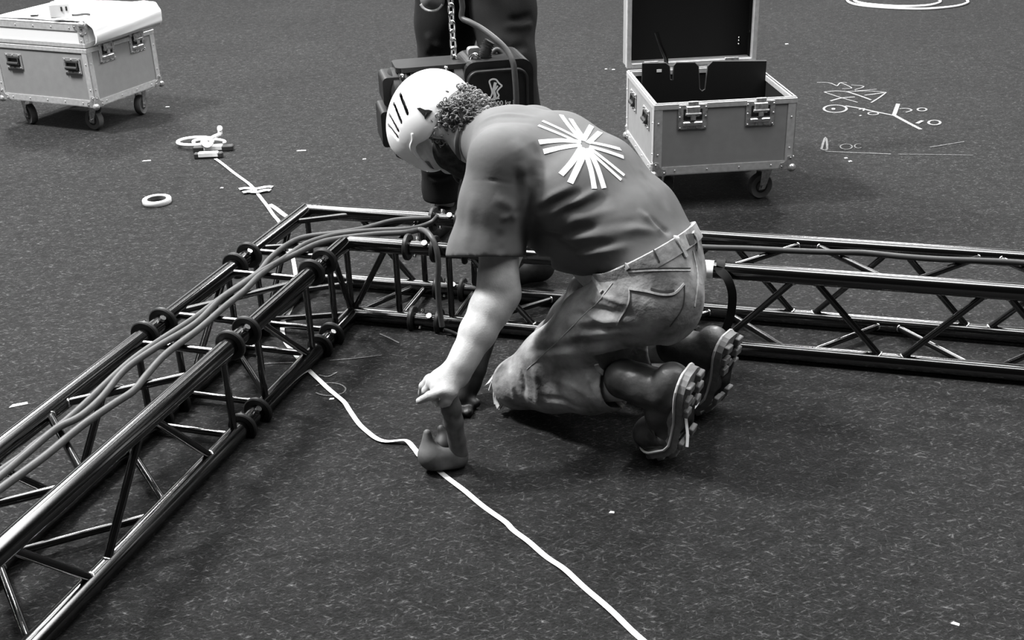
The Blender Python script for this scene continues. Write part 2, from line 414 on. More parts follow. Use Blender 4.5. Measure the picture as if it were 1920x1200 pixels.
def caster(par, c, ang, H):
    """swivel caster hanging below c, total height H"""
    R = H * .36; c = V(c); rz = Matrix.Translation(c) @ Matrix.Rotation(ang, 4, 'Z')
    bm = bmesh.new(); bm_box(bm, (-.045, -.04, -.006), (.045, .04, 0), .002, rz); bm_lathe(bm, [(.03, -.018), (.034, -.012), (.03, -.006)], 20, rz)
    pl = bmo('caster', bm, M_CHROME, par, False)
    bm = bmesh.new(); off = .025
    for s in (-1, 1):
        ol = [(-.018, -.018), (.028, -.018), (off + .014, -H + R - .012), (off - .012, -H + R - .012)]
        M = rz @ Matrix.Translation((0, s * .021 + (.0015 if s < 0 else -.0015), 0)) @ Matrix.Rotation(math.pi / 2, 4, 'X')
        bm_prism(bm, ol, .003, M)
    bm_tube(bm, rz @ V((off, -.028, -H + R)), rz @ V((off, .028, -H + R)), .007, 10)
    bm_box(bm, (-.022, -.022, -.024), (.03, .022, -.018), .002, rz)
    bmo('fork', bm, M_CHROME, pl)
    bm = bmesh.new(); M = rz @ Matrix.Translation((off, 0, -H + R)) @ Matrix.Rotation(math.pi / 2, 4, 'X')
    bm_lathe(bm, [(R * .5, -.014), (R * .93, -.016), (R, -.010), (R, .010), (R * .93, .016), (R * .5, .014)], 28, M)
    bmo('tyre', bm, M_WHEEL, pl, True, 40)
    bm = bmesh.new(); bm_lathe(bm, [(R * .1, -.013), (R * .52, -.0145), (R * .52, .0145), (R * .1, .013)], 24, M); bmo('wheel_hub', bm, M_RUBBER, pl, True, 40)
M_CDARK = mat('dark_pressed_steel', .06, .35, .8)
def case_body(root, W, D, z0, H, opened, m=M_PANEL):
    th = .009
    bm = bmesh.new(); bm_box(bm, (0, 0, z0), (W, D, z0 + th)); bmo('base_panel', bm, m, root)
    zt = z0 + H
    for nm, lo, hi in (('front_panel', (0, 0, z0 + th), (W, th, zt)), ('back_panel', (0, D - th, z0 + th), (W, D, zt)), ('side_panel', (0, th, z0 + th), (th, D - th, zt)), ('side_panel', (W - th, th, z0 + th), (W, D - th, zt))):
        box(nm, lo, hi, m, root)
    if opened:
        e = .0015
        for nm, lo, hi in (('lining', (th, th, z0 + th), (W - th, th + e, zt - .02)), ('lining', (th, D - th - e, z0 + th), (W - th, D - th, zt - .02)), ('lining', (th, th, z0 + th), (th + e, D - th, zt - .02)), ('lining', (W - th - e, th, z0 + th), (W - th, D - th, zt - .02)), ('lining', (th, th, z0 + th), (W - th, D - th, z0 + th + e))):
            box(nm, lo, hi, M_BLACK, root)
    X, Y, Zu = V((1, 0, 0)), V((0, 1, 0)), V((0, 0, 1))
    for x, nx in ((0, -X), (W, X)):
        for y, ny in ((0, -Y), (D, Y)):
            lbar(root, 'edge_profile', (x, y, z0 + .02), (x, y, zt - .012), nx, ny)
    for y, ny in ((0, -Y), (D, Y)): lbar(root, 'edge_profile', (.02, y, z0), (W - .02, y, z0), ny, -Zu)
    for x, nx in ((0, -X), (W, X)): lbar(root, 'edge_profile', (x, .02, z0), (x, D - .02, z0), nx, -Zu)
    for x in (0, W):
        for y in (0, D): corner_ball(root, (x, y, z0), 1 if x else -1, 1 if y else -1, -1)
    # rim profile (hybrid extrusion round the opening)
    def rim(lo, hi, nm='rim_profile'):
        bm = bmesh.new(); bm_box(bm, lo, hi, .002); bmo(nm, bm, M_ALU, root)
    e = .004; hh = .022
    rim((-e, -e, zt - hh), (W + e, .014, zt)); rim((-e, D - .014, zt - hh), (W + e, D + e, zt))
    rim((-e, .014, zt - hh), (.014, D - .014, zt)); rim((W - .014, .014, zt - hh), (W + e, D - .014, zt))
    bm = bmesh.new()
    for lo, hi in (((.0, .001, zt), (W, .006, zt + .004)), ((0, D - .006, zt), (W, D - .001, zt + .004)), ((.001, .006, zt), (.006, D - .006, zt + .004)), ((W - .006, .006, zt), (W - .001, D - .006, zt + .004))): bm_box(bm, lo, hi, .001)
    bmo('rim_tongue', bm, M_ALU, root)
    for x, a in ((.075, .3), (W - .075, 2.2)):
        for y, b in ((.075, 1.2), (D - .075, 4.0)): caster(root, (x, y, z0), a + b, z0)
    return zt

# open case (right)
cR = thing('flight_case', 'open grey wheeled flight case with raised black lid and black boards inside', 'flight case', (.559, 4.271, 0), .082)
W, D, H = .542, .553, .275; Z0 = .14
zt = case_body(cR, W, D, Z0, H, True)
for x in (.145, .405): latch(cR, (x, -.001, zt - .052), (1, 0, 0), (0, -1, 0), opened=True)
for y in (.14, .40): handle(cR, (-.001, y, zt - .085), (0, -1, 0), (-1, 0, 0))
# lid, hinged open at the back edge
lid_rot = math.radians(93)
lid = bpy.data.objects.new('lid', None)
LH, LD = .10, D
bm = bmesh.new(); th = .009
# lid box in its own open pose: stands on the back edge, opening faces -y
bm_box(bm, (0, D + .006 + LH - th, zt + .012), (W, D + .006 + LH, zt + .012 + LD))
for lo, hi in (((0, D + .006, zt + .012), (th, D + .006 + LH - th, zt + .012 + LD)), ((W - th, D + .006, zt + .012), (W, D + .006 + LH - th, zt + .012 + LD)), ((th, D + .006, zt + .012), (W - th, D + .006 + LH - th, zt + .012 + th)), ((th, D + .006, zt + .003 + LD), (W - th, D + .006 + LH - th, zt + .012 + LD))): bm_box(bm, lo, hi)
lid = bmo('lid', bm, M_PANEL, cR)
bm = bmesh.new(); bm_box(bm, (th, D + .006 + LH - th - .003, zt + .021), (W - th, D + .006 + LH - th, zt + LD))
for a, b in ((th, th + .0015), (W - th - .0015, W - th)): bm_box(bm, (a, D + .012, zt + .021), (b, D + LH - .004, zt + LD))
bmo('lid_lining', bm, M_BLACK, lid)
for lo, hi in (((-.004, D + .001, zt + .010), (.016, D + .030, zt + .014 + LD)), ((W - .016, D + .001, zt + .010), (W + .004, D + .030, zt + .014 + LD)), ((.016, D + .001, zt + LD - .004), (W - .016, D + .03, zt + LD + .014)), ((.016, D + .001, zt + .010), (W - .016, D + .03, zt + .028))):
    bm = bmesh.new(); bm_box(bm, lo, hi, .002); bmo('lid_rim_profile', bm, M_ALU, lid)
for x0 in (.012, W - .09):
    bm = bmesh.new(); bm_box(bm, (x0, D + .03, zt + LD - .045), (x0 + .078, D + .09, zt + LD - .004), .004); bmo('foam_block', bm, mat('charcoal_foam', .03, .95), lid)
for z in (.12, .30, .46):
    bm = bmesh.new(); bm_box(bm, (W - th - .006, D + .06, zt + z), (W - th - .0016, D + .08, zt + z + .012)); bm_ball(bm, (W - .05, D + LH - .012, zt + .06 + z * .08), .004, 6); bmo('lid_rivet', bm, M_STEEL, lid)
for x in (0, W): corner_ball(lid, (x, D + .006 + LH, zt + .012 + LD), 1 if x else -1, 1, 1)
for x in (.1, W - .1):
    bm = bmesh.new(); bm_box(bm, (x - .03, D - .001, zt - .035), (x + .03, D + .008, zt + .035), .002); bmo('hinge', bm, M_CHROME, cR)
# boards in the open case
cmw = Matrix.Translation(cR.location) @ Matrix.Rotation(.082, 4, 'Z')
def CP(x, y, yl):
    o_ = cmw.inverted() @ CAMP; d_ = cmw.inverted().to_3x3() @ ray(x, y); q = o_ + d_ * ((yl - o_.y) / d_.y); return (min(max(q.x, .013), .529), q.z - Z0 - .011)
top_px = [(1204, 119), (1248, 118), (1255, 124), (1256, 149), (1262, 150), (1263, 123), (1268, 117.5), (1302, 117), (1309, 124), (1311, 166), (1316, 171), (1322, 167), (1327, 124), (1336, 115), (1441, 114)]
edge = [CP(x, y, .36) for x, y in top_px]
ol = [(edge[0][0], .0)] + edge + [(edge[-1][0], .0)]
brd = thing('divider_board', 'black notched board standing upright inside the open flight case', 'board', (0, 0, 0), 0)
brd.location = cmw @ V((0, .364, Z0 + .011)); brd.rotation_euler = (0, 0, .082)
o = prism('panel', ol, .008, M_BOARD, brd, Matrix.Rotation(math.pi / 2, 4, 'X'))
bm = bmesh.new(); bm_sweep(bm, [V((x, -.004, y)) for x, y in edge], .0034, 6); bmo('worn_edge', bm, M_BOARDEDGE, brd)
sx, sz = CP(1236, 133, .355)
bm = bmesh.new(); bm_box(bm, (sx - .010, -.0095, sz - .005), (sx + .010, -.008, sz + .006), 0); bmo('hole_patch', bm, M_WHITE, brd)  # white patch standing in for a hole through the board
brd2 = box('divider_board', (-.2, -.004, 0), (.22, .004, .20), M_BOARD); brd2.location = cmw @ V((.27, .22, Z0 + .011)); brd2.rotation_euler = (0, 0, .082)
tag(brd2, 'plain black board lying lower in front of the notched board in the open case', 'board')
tl = sweep('curved_lever', [cmw @ V(q) for q in ((.085, .40, .60), (.10, .385, .55), (.122, .380, .50), (.128, .380, .44), (.126, .385, .36), (.126, .385, .16))], .009, M_BRACE, None)
tl.data.transform(Matrix.Translation(-(cmw @ V((.126, .385, .16))))); tl.location = cmw @ V((.126, .385, .16))
tag(tl, 'black curved lever poking up between the boards of the open case', 'tool')

# closed case (left)
cL = thing('flight_case', 'closed grey wheeled flight case with white lid at the upper left', 'flight case', (-1.985, 5.588, 0), 1.151)
W, D, H = .488, .60, .28
zt = case_body(cL, W, D, Z0, H, False)
# lid
LHH = .105
for nm, lo, hi in (('lid_panel', (0, 0, zt + .006), (W, .009, zt + LHH)), ('lid_panel', (0, D - .009, zt + .006), (W, D, zt + LHH)), ('lid_panel', (0, .009, zt + .006), (.009, D - .009, zt + LHH)), ('lid_panel', (W - .009, .009, zt + .006), (W, D - .009, zt + LHH)), ('lid_top', (0, 0, zt + LHH - .001), (W, D, zt + LHH + .008))): box(nm, lo, hi, M_WPANEL, cL)
zl = zt + LHH + .008; X, Y, Zu = V((1, 0, 0)), V((0, 1, 0)), V((0, 0, 1))
for y, ny in ((0, -Y), (D, Y)): lbar(cL, 'lid_edge_profile', (.02, y, zl), (W - .02, y, zl), ny, Zu)
for x, nx in ((0, -X), (W, X)): lbar(cL, 'lid_edge_profile', (x, .02, zl), (x, D - .02, zl), nx, Zu)
for x, nx in ((0, -X), (W, X)):
    for y, ny in ((0, -Y), (D, Y)): lbar(cL, 'lid_edge_profile', (x, y, zt + .02), (x, y, zl - .02), nx, ny)
for lo, hi in (((-.004, -.004, zt + .004), (W + .004, .014, zt + .026)), ((-.004, D - .014, zt + .004), (W + .004, D + .004, zt + .026)), ((-.004, .014, zt + .004), (.014, D - .014, zt + .026)), ((W - .014, .014, zt + .004), (W + .004, D - .014, zt + .026))):
    bm = bmesh.new(); bm_box(bm, lo, hi, .002); bmo('lid_rim_profile', bm, M_ALU, cL)
for x in (0, W):
    for y in (0, D): corner_ball(cL, (x, y, zl), 1 if x else -1, 1 if y else -1, 1)
for x in (.135, .355): latch(cL, (x, -.001, zt - .035), (1, 0, 0), (0, -1, 0))
for y in (.10, .47): handle(cL, (-.001, y, zt - .085), (0, -1, 0), (-1, 0, 0))
# white padded sheet draped over the lid and down the latch side
def sheet():
    nu, nv = 30, 26; Vt = []; F = []
    mwo = Matrix.Translation(cL.location) @ Matrix.Rotation(1.151, 4, 'Z')
    # path across y: from back edge over the top, bulging over the front edge and down
    prof = [(D - .02, zl + .006), (D * .8, zl + .012), (D * .5, zl + .012), (.12, zl + .014), (.03, zl + .018), (-.02, zl + .010), (-.045, zl - .016), (-.052, zl - .05), (-.046, zl - .085), (-.03, zl - .095)]
    P = smooth_path([(0, y, z) for y, z in prof], 5)
    for side in (0, 1):
        for i, p in enumerate(P):
            n = (P[min(i + 1, len(P) - 1)] - P[max(i - 1, 0)]).normalized(); nn = V((0, n.z, -n.y)); 
            if nn.z < 0 and i < 20: nn = -nn
            for j in range(nu):
                s = j / (nu - 1); x = .030 + s * (W - .012)
                bul = .012 * math.sin(s * 9 + i * .2) * .25 + .02 * s * min(1, i / 25) + .004 * math.sin(i * .9 + s * 4)
                q = V((x, p.y, p.z)) + V((0, -.5, .6)) * bul * .7
                if side: q = q + V((0, .010, -.008)) if i > 22 else q + V((0, 0, -.005))
                Vt.append(mwo @ q)
    n = len(P)
    def id(s, i, j): return s * n * nu + i * nu + j
    for i in range(n - 1):
        for j in range(nu - 1):
            F.append((id(0, i, j), id(0, i + 1, j), id(0, i + 1, j + 1), id(0, i, j + 1))); F.append((id(1, i, j), id(1, i, j + 1), id(1, i + 1, j + 1), id(1, i + 1, j)))
    for i in range(n - 1):
        for j in (0, nu - 1): F.append((id(0, i, j), id(1, i, j), id(1, i + 1, j), id(0, i + 1, j)))
    for j in range(nu - 1):
        for i in (0, n - 1): F.append((id(0, i, j), id(0, i, j + 1), id(1, i, j + 1), id(1, i, j)))
    bm = bmesh.new(); me = bpy.data.meshes.new('t'); me.from_pydata([tuple(v - cL.location) for v in Vt], [], F); bm.from_mesh(me)
    o = bmo('white_sheet', bm, M_WHITE, None, True, 60); o.location = cL.location
    tag(o, 'thick white plastic sheet draped over the lid of the closed flight case', 'sheet')
sheet()
# ------------------------------------------------------------------ smooth solid modelling on a grid (surface nets)
class Field:
    def __init__(s, lo, hi, h):
        s.lo = np.array(lo, np.float32); s.h = h
        s.n = np.ceil((np.array(hi) - s.lo) / h).astype(int) + 1
        s.d = np.full(s.n, .05, np.float32)
    def _sub(s, lo, hi, pad):
        a = np.clip(np.floor((np.array(lo) - pad - s.lo) / s.h).astype(int), 0, s.n); b = np.clip(np.ceil((np.array(hi) + pad - s.lo) / s.h).astype(int) + 1, 0, s.n)
        sl = tuple(slice(x, y) for x, y in zip(a, b))
        g = np.meshgrid(*[(s.lo[i] + np.arange(a[i], b[i]) * s.h).astype(np.float32) for i in range(3)], indexing='ij')
        return sl, np.stack(g, -1)
    def comb(s, sl, e, k, op):
        d = s.d[sl]
        if d.size == 0: return
        if op == 'u':
            if k > 0: hh = np.maximum(k - np.abs(d - e), 0) / k; s.d[sl] = np.minimum(d, e) - hh * hh * k * .25
            else: s.d[sl] = np.minimum(d, e)
        else:
            e = -e
            if k > 0: hh = np.maximum(k - np.abs(d - e), 0) / k; s.d[sl] = np.maximum(d, e) + hh * hh * k * .25
            else: s.d[sl] = np.maximum(d, e)
    def cone(s, a, b, ra, rb, k=.02, op='u'):
        a = np.array(a, np.float32); b = np.array(b, np.float32); R = max(ra, rb)
        sl, P = s._sub(np.minimum(a, b) - R, np.maximum(a, b) + R, k + .03 if op == 'u' else k + .01)
        ab = b - a; t = np.clip(((P - a) @ ab) / max(ab @ ab, 1e-9), 0, 1)
        e = np.linalg.norm(P - a - t[..., None] * ab, axis=-1) - (ra + (rb - ra) * t)
        s.comb(sl, e, k, op)
    def chain(s, pts, k=.02, op='u'):
        for (a, ra), (b, rb) in zip(pts[:-1], pts[1:]): s.cone(a, b, ra, rb, k, op)
    def ell(s, c, r, R=None, k=.02, op='u'):
        c = np.array(c, np.float32); r = np.array(r, np.float32); m = r.max()
        sl, P = s._sub(c - m, c + m, k + .03 if op == 'u' else k + .01)
        q = P - c
        if R is not None: q = q @ np.array(R, np.float32)      # columns of R are the axes
        k0 = np.linalg.norm(q / r, axis=-1); k1 = np.linalg.norm(q / (r * r), axis=-1)
        s.comb(sl, k0 * (k0 - 1) / np.maximum(k1, 1e-6), k, op)
    def box(s, c, b, R=None, rd=.005, k=.0, op='u'):
        c = np.array(c, np.float32); b = np.array(b, np.float32); m = float(np.linalg.norm(b))
        sl, P = s._sub(c - m, c + m, k + .03 if op == 'u' else k + .01)
        q = P - c
        if R is not None: q = q @ np.array(R, np.float32)
        q = np.abs(q) - (b - rd)
        e = np.linalg.norm(np.maximum(q, 0), axis=-1) + np.minimum(q.max(-1), 0) - rd
        s.comb(sl, e, k, op)
    def loft(s, secs, k=.02, op='u'):
        """secs: (centre, axis1, r1, axis2, r2): elliptic cone between successive sections"""
        for A, B in zip(secs[:-1], secs[1:]):
            a, b = np.array(A[0], np.float32), np.array(B[0], np.float32); R = max(A[2], A[4], B[2], B[4])
            sl, P = s._sub(np.minimum(a, b) - R, np.maximum(a, b) + R, k + .03)
            ab = b - a; t = np.clip(((P - a) @ ab) / max(ab @ ab, 1e-9), 0, 1)
            q = P - a - t[..., None] * ab
            x1 = np.array(A[1]) + np.array(B[1]); x1 = x1 / np.linalg.norm(x1); x2 = np.array(A[3]) + np.array(B[3]); x2 = x2 / np.linalg.norm(x2)
            x3 = np.cross(x1, x2)
            r1 = A[2] + (B[2] - A[2]) * t; r2 = A[4] + (B[4] - A[4]) * t; r3 = np.minimum(r1, r2)
            u, v, w = q @ x1.astype(np.float32), q @ x2.astype(np.float32), q @ x3.astype(np.float32)
            k0 = np.sqrt((u / r1) ** 2 + (v / r2) ** 2 + (w / r3) ** 2); k1 = np.sqrt((u / r1 ** 2) ** 2 + (v / r2 ** 2) ** 2 + (w / r3 ** 2) ** 2)
            s.comb(sl, np.where(k1 > 1e-6, k0 * (k0 - 1) / np.maximum(k1, 1e-6), -r3), k, op)
    def half(s, p, n, op='s', k=0.0):
        """cut away the side that n points to"""
        n = np.array(n, np.float32); n /= np.linalg.norm(n)
        g = np.meshgrid(*[(s.lo[i] + np.arange(s.n[i]) * s.h).astype(np.float32) for i in range(3)], indexing='ij')
        e = (g[0] - p[0]) * n[0] + (g[1] - p[1]) * n[1] + (g[2] - p[2]) * n[2]
        hh = np.maximum(k - np.abs(s.d - e), 0) / k if k > 0 else 0
        s.d = np.maximum(s.d, e) + (hh * hh * k * .25 if k > 0 else 0)
    def mesh(s):
        d = s.d; ins = d < 0
        c = np.zeros(np.array(d.shape) - 1, np.int8)
        for i in (0, 1):
            for j in (0, 1):
                for k in (0, 1): c += ins[i:i + c.shape[0], j:j + c.shape[1], k:k + c.shape[2]]
        act = np.argwhere((c > 0) & (c < 8))
        idx = np.full(c.shape, -1, np.int32); idx[tuple(act.T)] = np.arange(len(act))
        acc = np.zeros((len(act), 3)); cnt = np.zeros(len(act))
        cor = [(i, j, k) for i in (0, 1) for j in (0, 1) for k in (0, 1)]
        val = {o: d[act[:, 0] + o[0], act[:, 1] + o[1], act[:, 2] + o[2]] for o in cor}
        for o in cor:
            for ax in range(3):
                if o[ax]: continue
                p = list(o); p[ax] = 1; p = tuple(p); a, b = val[o], val[p]; m = (a < 0) != (b < 0)
                t = np.where(m, a / np.where(m, a - b, 1), 0); pos = np.array(o, float)[None] + np.eye(3)[ax] * t[:, None]
                acc += pos * m[:, None]; cnt += m
        verts = s.lo + (act + acc / cnt[:, None]) * s.h
        quads = []
        for ax in range(3):
            a1, a2 = (ax + 1) % 3, (ax + 2) % 3
            sa = [slice(None)] * 3; sb = [slice(None)] * 3; sa[ax] = slice(0, -1); sb[ax] = slice(1, None)
            A, B = ins[tuple(sa)], ins[tuple(sb)]
            e = np.argwhere(A != B); e = e[(e[:, a1] > 0) & (e[:, a2] > 0) & (e[:, a1] < c.shape[a1]) & (e[:, a2] < c.shape[a2])]
            def q(d1, d2):
                x = e.copy(); x[:, a1] -= d1; x[:, a2] -= d2; return idx[tuple(x.T)]
            Q = np.stack([q(1, 1), q(0, 1), q(0, 0), q(1, 0)], 1)
            fl = A[tuple(e.T)]; Q[~fl] = Q[~fl][:, ::-1]
            quads.append(Q)
        return verts, np.concatenate(quads)
def np_mesh(name, verts, quads, relax=2):
    me = bpy.data.meshes.new(name)
    if relax:
        E = np.concatenate([quads[:, [0, 1]], quads[:, [1, 2]], quads[:, [2, 3]], quads[:, [3, 0]]])
        for it in range(relax):
            acc = np.zeros_like(verts); cnt = np.zeros(len(verts))
            for a, b in ((0, 1), (1, 0)):
                for ax in range(3): acc[:, ax] += np.bincount(E[:, a], verts[E[:, b], ax], len(verts))
                cnt += np.bincount(E[:, a], minlength=len(verts))
            verts = verts * .4 + .6 * acc / cnt[:, None]
    me.vertices.add(len(verts)); me.vertices.foreach_set('co', verts.astype(np.float32).ravel())
    me.loops.add(quads.size); me.loops.foreach_set('vertex_index', quads.astype(np.int32).ravel())
    me.polygons.add(len(quads)); me.polygons.foreach_set('loop_start', np.arange(0, quads.size, 4, dtype=np.int32))
    me.polygons.foreach_set('use_smooth', np.ones(len(quads), bool)); me.update(calc_edges=True); me.validate()
    return me
def sdf_obj(name, F, m, parent, relax=2):
    v, q = F.mesh(); return mo(name, np_mesh(name, v, q, relax), m, parent)
class Surf:
    """ray access to a finished mesh, in the parent's local frame"""
    def __init__(s, me, M):
        s.M = M; s.inv = M.inverted(); n = len(me.vertices)
        co = np.empty(n * 3, np.float32); me.vertices.foreach_get('co', co)
        s.b = BVHTree.FromPolygons([V(c) for c in co.reshape(-1, 3)], [tuple(p.vertices) for p in me.polygons])
        s.o = s.inv @ CAMP
    def px(s, x, y):
        d = (s.inv.to_3x3() @ ray(x, y)).normalized(); h = s.b.ray_cast(s.o, d)
        return (h[0], h[1]) if h[0] else (None, None)
    def near(s, p):
        h = s.b.find_nearest(V(p)); return h[0], h[1]
def fold_disp(me, folds):
    """push the surface out (amp>0) or in along fold lines: (points, width, amp)"""
    n = len(me.vertices); co = np.empty(n * 3, np.float32); me.vertices.foreach_get('co', co); co = co.reshape(-1, 3)
    no = np.empty(n * 3, np.float32); me.vertex_normals.foreach_get('vector', no); no = no.reshape(-1, 3)
    disp = np.zeros(n, np.float32)
    for pts, w, amp in folds:
        P = np.array([tuple(p) for p in pts], np.float32); best = np.full(n, 9., np.float32); tt = np.zeros(n, np.float32); L = len(P) - 1
        for i in range(L):
            a, b = P[i], P[i + 1]; ab = b - a; t = np.clip(((co - a) @ ab) / max(ab @ ab, 1e-9), 0, 1)
            dd = np.linalg.norm(co - a - t[:, None] * ab, axis=1); m = dd < best; best[m] = dd[m]; tt[m] = (i + t[m]) / L
        env = np.clip(np.minimum(tt, 1 - tt) * 4, .0, 1)
        disp += amp * env * np.exp(-(best / w) ** 2)
    co = co + no * disp[:, None]; me.vertices.foreach_set('co', co.ravel()); me.update()
def surf_ribbon(bm, surf, pix, w, th, sub=6, lift=.0005, M=None):
    """thin raised strip laid on a surface along a photo-traced line"""
    pts = []; ups = []
    P = smooth_path([V((x, y, 0)) for x, y in pix], sub) if len(pix) > 2 else [V((pix[0][0], pix[0][1], 0)).lerp(V((pix[1][0], pix[1][1], 0)), i / (sub * 2)) for i in range(sub * 2 + 1)]
    for p in P:
        h, n = surf.px(p.x, p.y)
        if h is None: continue
        pts.append(h + n * lift); ups.append(n)
    if len(pts) > 2: bm_ribbon(bm, pts, w, th, ups)
# ------------------------------------------------------------------ kneeling worker
PK = V((0, 2.74, 0)); _f = V((-.81, .57, 0)).normalized(); _r = V((_f.y, -_f.x, 0))
worker = thing('person', 'kneeling worker in grey t-shirt, jeans and white helmet bending over the measuring tape', 'person', PK, math.atan2(_f.y, _f.x))
PM = Matrix.Translation(PK) @ Matrix.Rotation(math.atan2(_f.y, _f.x), 4, 'Z')
def J(f, r, z): return (f, -r, z)
def PX(x, y, r):
    """point seen at photo pixel (x,y) lying r metres to the worker's right of his left knee"""
    d = ray(x, y); t = ((PK + _r * r - CAMP).dot(_r)) / d.dot(_r); X = CAMP + d * t - PK
    return (X.dot(_f), -r, X.z)
def vadd(a, b, s=1.0): return tuple(a[i] + b[i] * s for i in range(3))
def vmix(a, b, t): return tuple(a[i] + (b[i] - a[i]) * t for i in range(3))
M_SKIN = mat('skin', .42, .55, 0, .35, noise=.10, nscale=60, bump=.15, bscale=260)
M_SHIRT = mat('grey_cotton_shirt', .125, .9, 0, .15, noise=.10, nscale=14, bump=.28, bscale=24)
M_PRINT = mat('white_shirt_print', .78, .8, 0, .2, noise=.10, nscale=120)
M_JEANS = mat('washed_denim', .27, .9, 0, .15, noise=.62, nscale=13, bump=.7, bscale=55)
M_DENIMLT = mat('worn_denim_edge', .40, .9, 0, .15, noise=.25, nscale=150)
M_DENIMDK = mat('dark_denim', .05, .9, 0, .15)
M_BOOT = mat('oiled_dark_leather', .06, .42, 0, .5, noise=.7, nscale=14, bump=.6, bscale=38)
M_SOLE = mat('grey_rubber_sole', .20, .7, 0, .3, noise=.2, nscale=60)
M_WELT = mat('pale_welt', .62, .6)
M_HELMET = mat('white_helmet_shell', .88, .3, 0, .5)
M_HDARK = mat('black_helmet_plastic', .015, .4)
M_HAIR = mat('curly_grey_hair', .085, .75, 0, .3, noise=.75, nscale=45)
M_GLOVE = mat('black_glove', .014, .55, 0, .4, noise=.4, nscale=60)

# pose ------------------------------------------------------------
neck = PX(920, 264, .10); shL = PX(938, 300, -.075); shR = PX(1000, 262, .25)
elL = PX(935, 548, -.15); wrL = PX(863, 686, -.30)
headc = PX(826, 236, .10)
crown = np.array((.94, 0, .34)); face = np.array((.34, 0, -.94)); hleft = np.array((0, 1, 0))
_tw = .18                                   # head turned a little towards the camera
face = face * math.cos(_tw) + hleft * math.sin(_tw); hleft = np.cross(crown, face)
def H(u, l, c): return tuple(np.array(headc) + face * u + hleft * l + crown * c)
hipL = PX(1205, 555, .02); hipR = vadd(hipL, J(.085, .14, 0)); pel = vmix(hipL, hipR, .5)
kneeL = J(-.015, 0, .075); kneeR = J(.03, .26, .075)
ankL = PX(1205, 722, -.04); ankR = PX(1290, 655, .25)

# skin body: head, neck, arms and hands in one continuous mesh -------
F = Field((-.72, -.48, -.01), (.56, .50, .98), .0045)
R3 = np.stack([face, hleft, crown], 1)
F.ell(H(-.01, 0, .035), (.098, .078, .095), R3, .0)
F.ell(H(.035, 0, -.045), (.066, .060, .080), R3, .03)         # face / jaw
F.ell(H(.062, 0, -.105), (.030, .032, .026), R3, .03)         # chin
F.cone(H(.085, 0, .0), H(.100, 0, -.030), .010, .013, .012)   # nose
F.ell(H(.088, 0, -.068), (.016, .026, .012), R3, .012)        # mouth
for s in (-1, 1):
    F.ell(H(.086, .032 * s, .012), (.016, .024, .012), R3, .01)  # brow
    F.ell(H(.083, .032 * s, -.010), (.012, .014, .010), R3, .004)  # eye
    F.ell(H(-.012, .078 * s, -.028), (.022, .010, .034), R3, .006)  # ear
F.chain([(H(-.03, 0, -.05), .062), (vmix(headc, neck, .6), .060), (neck, .056), (vmix(neck, pel, .12), .06)], .03)
tor = [vmix(neck, pel, t) for t in (.1, .3, .55, .8, 1)]
F.chain([(tor[0], .06), (tor[1], .085), (tor[2], .09), (tor[3], .095), (tor[4], .10)], .04)
F.chain([(neck, .05), (vmix(neck, shL, .6), .042), (shL, .045)], .03); F.chain([(neck, .05), (vmix(neck, shR, .6), .042), (shR, .045)], .03)
# left arm
F.chain([(shL, .052), (vmix(shL, elL, .55), .050), (vadd(elL, (0, 0, .03)), .047), (elL, .045), (vmix(elL, wrL, .22), .048), (vmix(elL, wrL, .55), .042), (vmix(elL, wrL, .85), .033), (wrL, .030)], .02)
F.ell(vadd(elL, (-.026, 0, -.004)), (.026, .030, .028), None, .025)
# left hand: palm with five fingers curled over the tool
kn = [PX(806, 712, -.315), PX(811, 719, -.335), PX(820, 727, -.35), PX(834, 733, -.36)]
palm0 = PX(853, 702, -.31)
F.chain([(wrL, .029), (palm0, .030), (vmix(palm0, kn[1], .6), .026)], .02)
for k_ in kn: F.cone(palm0, k_, .022, .0145, .02)
tips = [(PX(794, 724, -.325), PX(790, 738, -.315)), (PX(799, 733, -.345), PX(800, 748, -.33)), (PX(812, 744, -.365), PX(820, 757, -.34)), (PX(806, 742, -.385), PX(786, 752, -.395))]
for k_, (m_, t_) in zip(kn, tips): F.chain([(k_, .0125), (m_, .0110), (t_, .0090)], .006)
F.chain([(PX(852, 716, -.33), .018), (PX(846, 735, -.35), .0145), (PX(838, 752, -.36), .0115), (PX(828, 758, -.365), .0095)], .010)   # thumb wrapped under the palm
# right arm reaching down behind the left one, gloved hand on the floor
elR = J(.12, .17, .40); wrR = PX(878, 715, -.02)
F.chain([(shR, .052), (vmix(shR, elR, .5), .048), (elR, .044), (vmix(elR, wrR, .3), .044), (wrR, .030)], .02)
palmR = PX(868, 742, -.045)
F.chain([(wrR, .03), (palmR, .026)], .02)
# legs (hidden inside the jeans) keep the figure one body
for hp, kn_, an in ((hipL, kneeL, ankL), (hipR, kneeR, ankR)):
    F.chain([(pel, .09), (hp, .085), (vmix(hp, kn_, .5), .065), (kn_, .05), (vmix(kn_, an, .3), .05), (an, .036)], .03)
body = sdf_obj('body', F, M_SKIN, worker, 1)
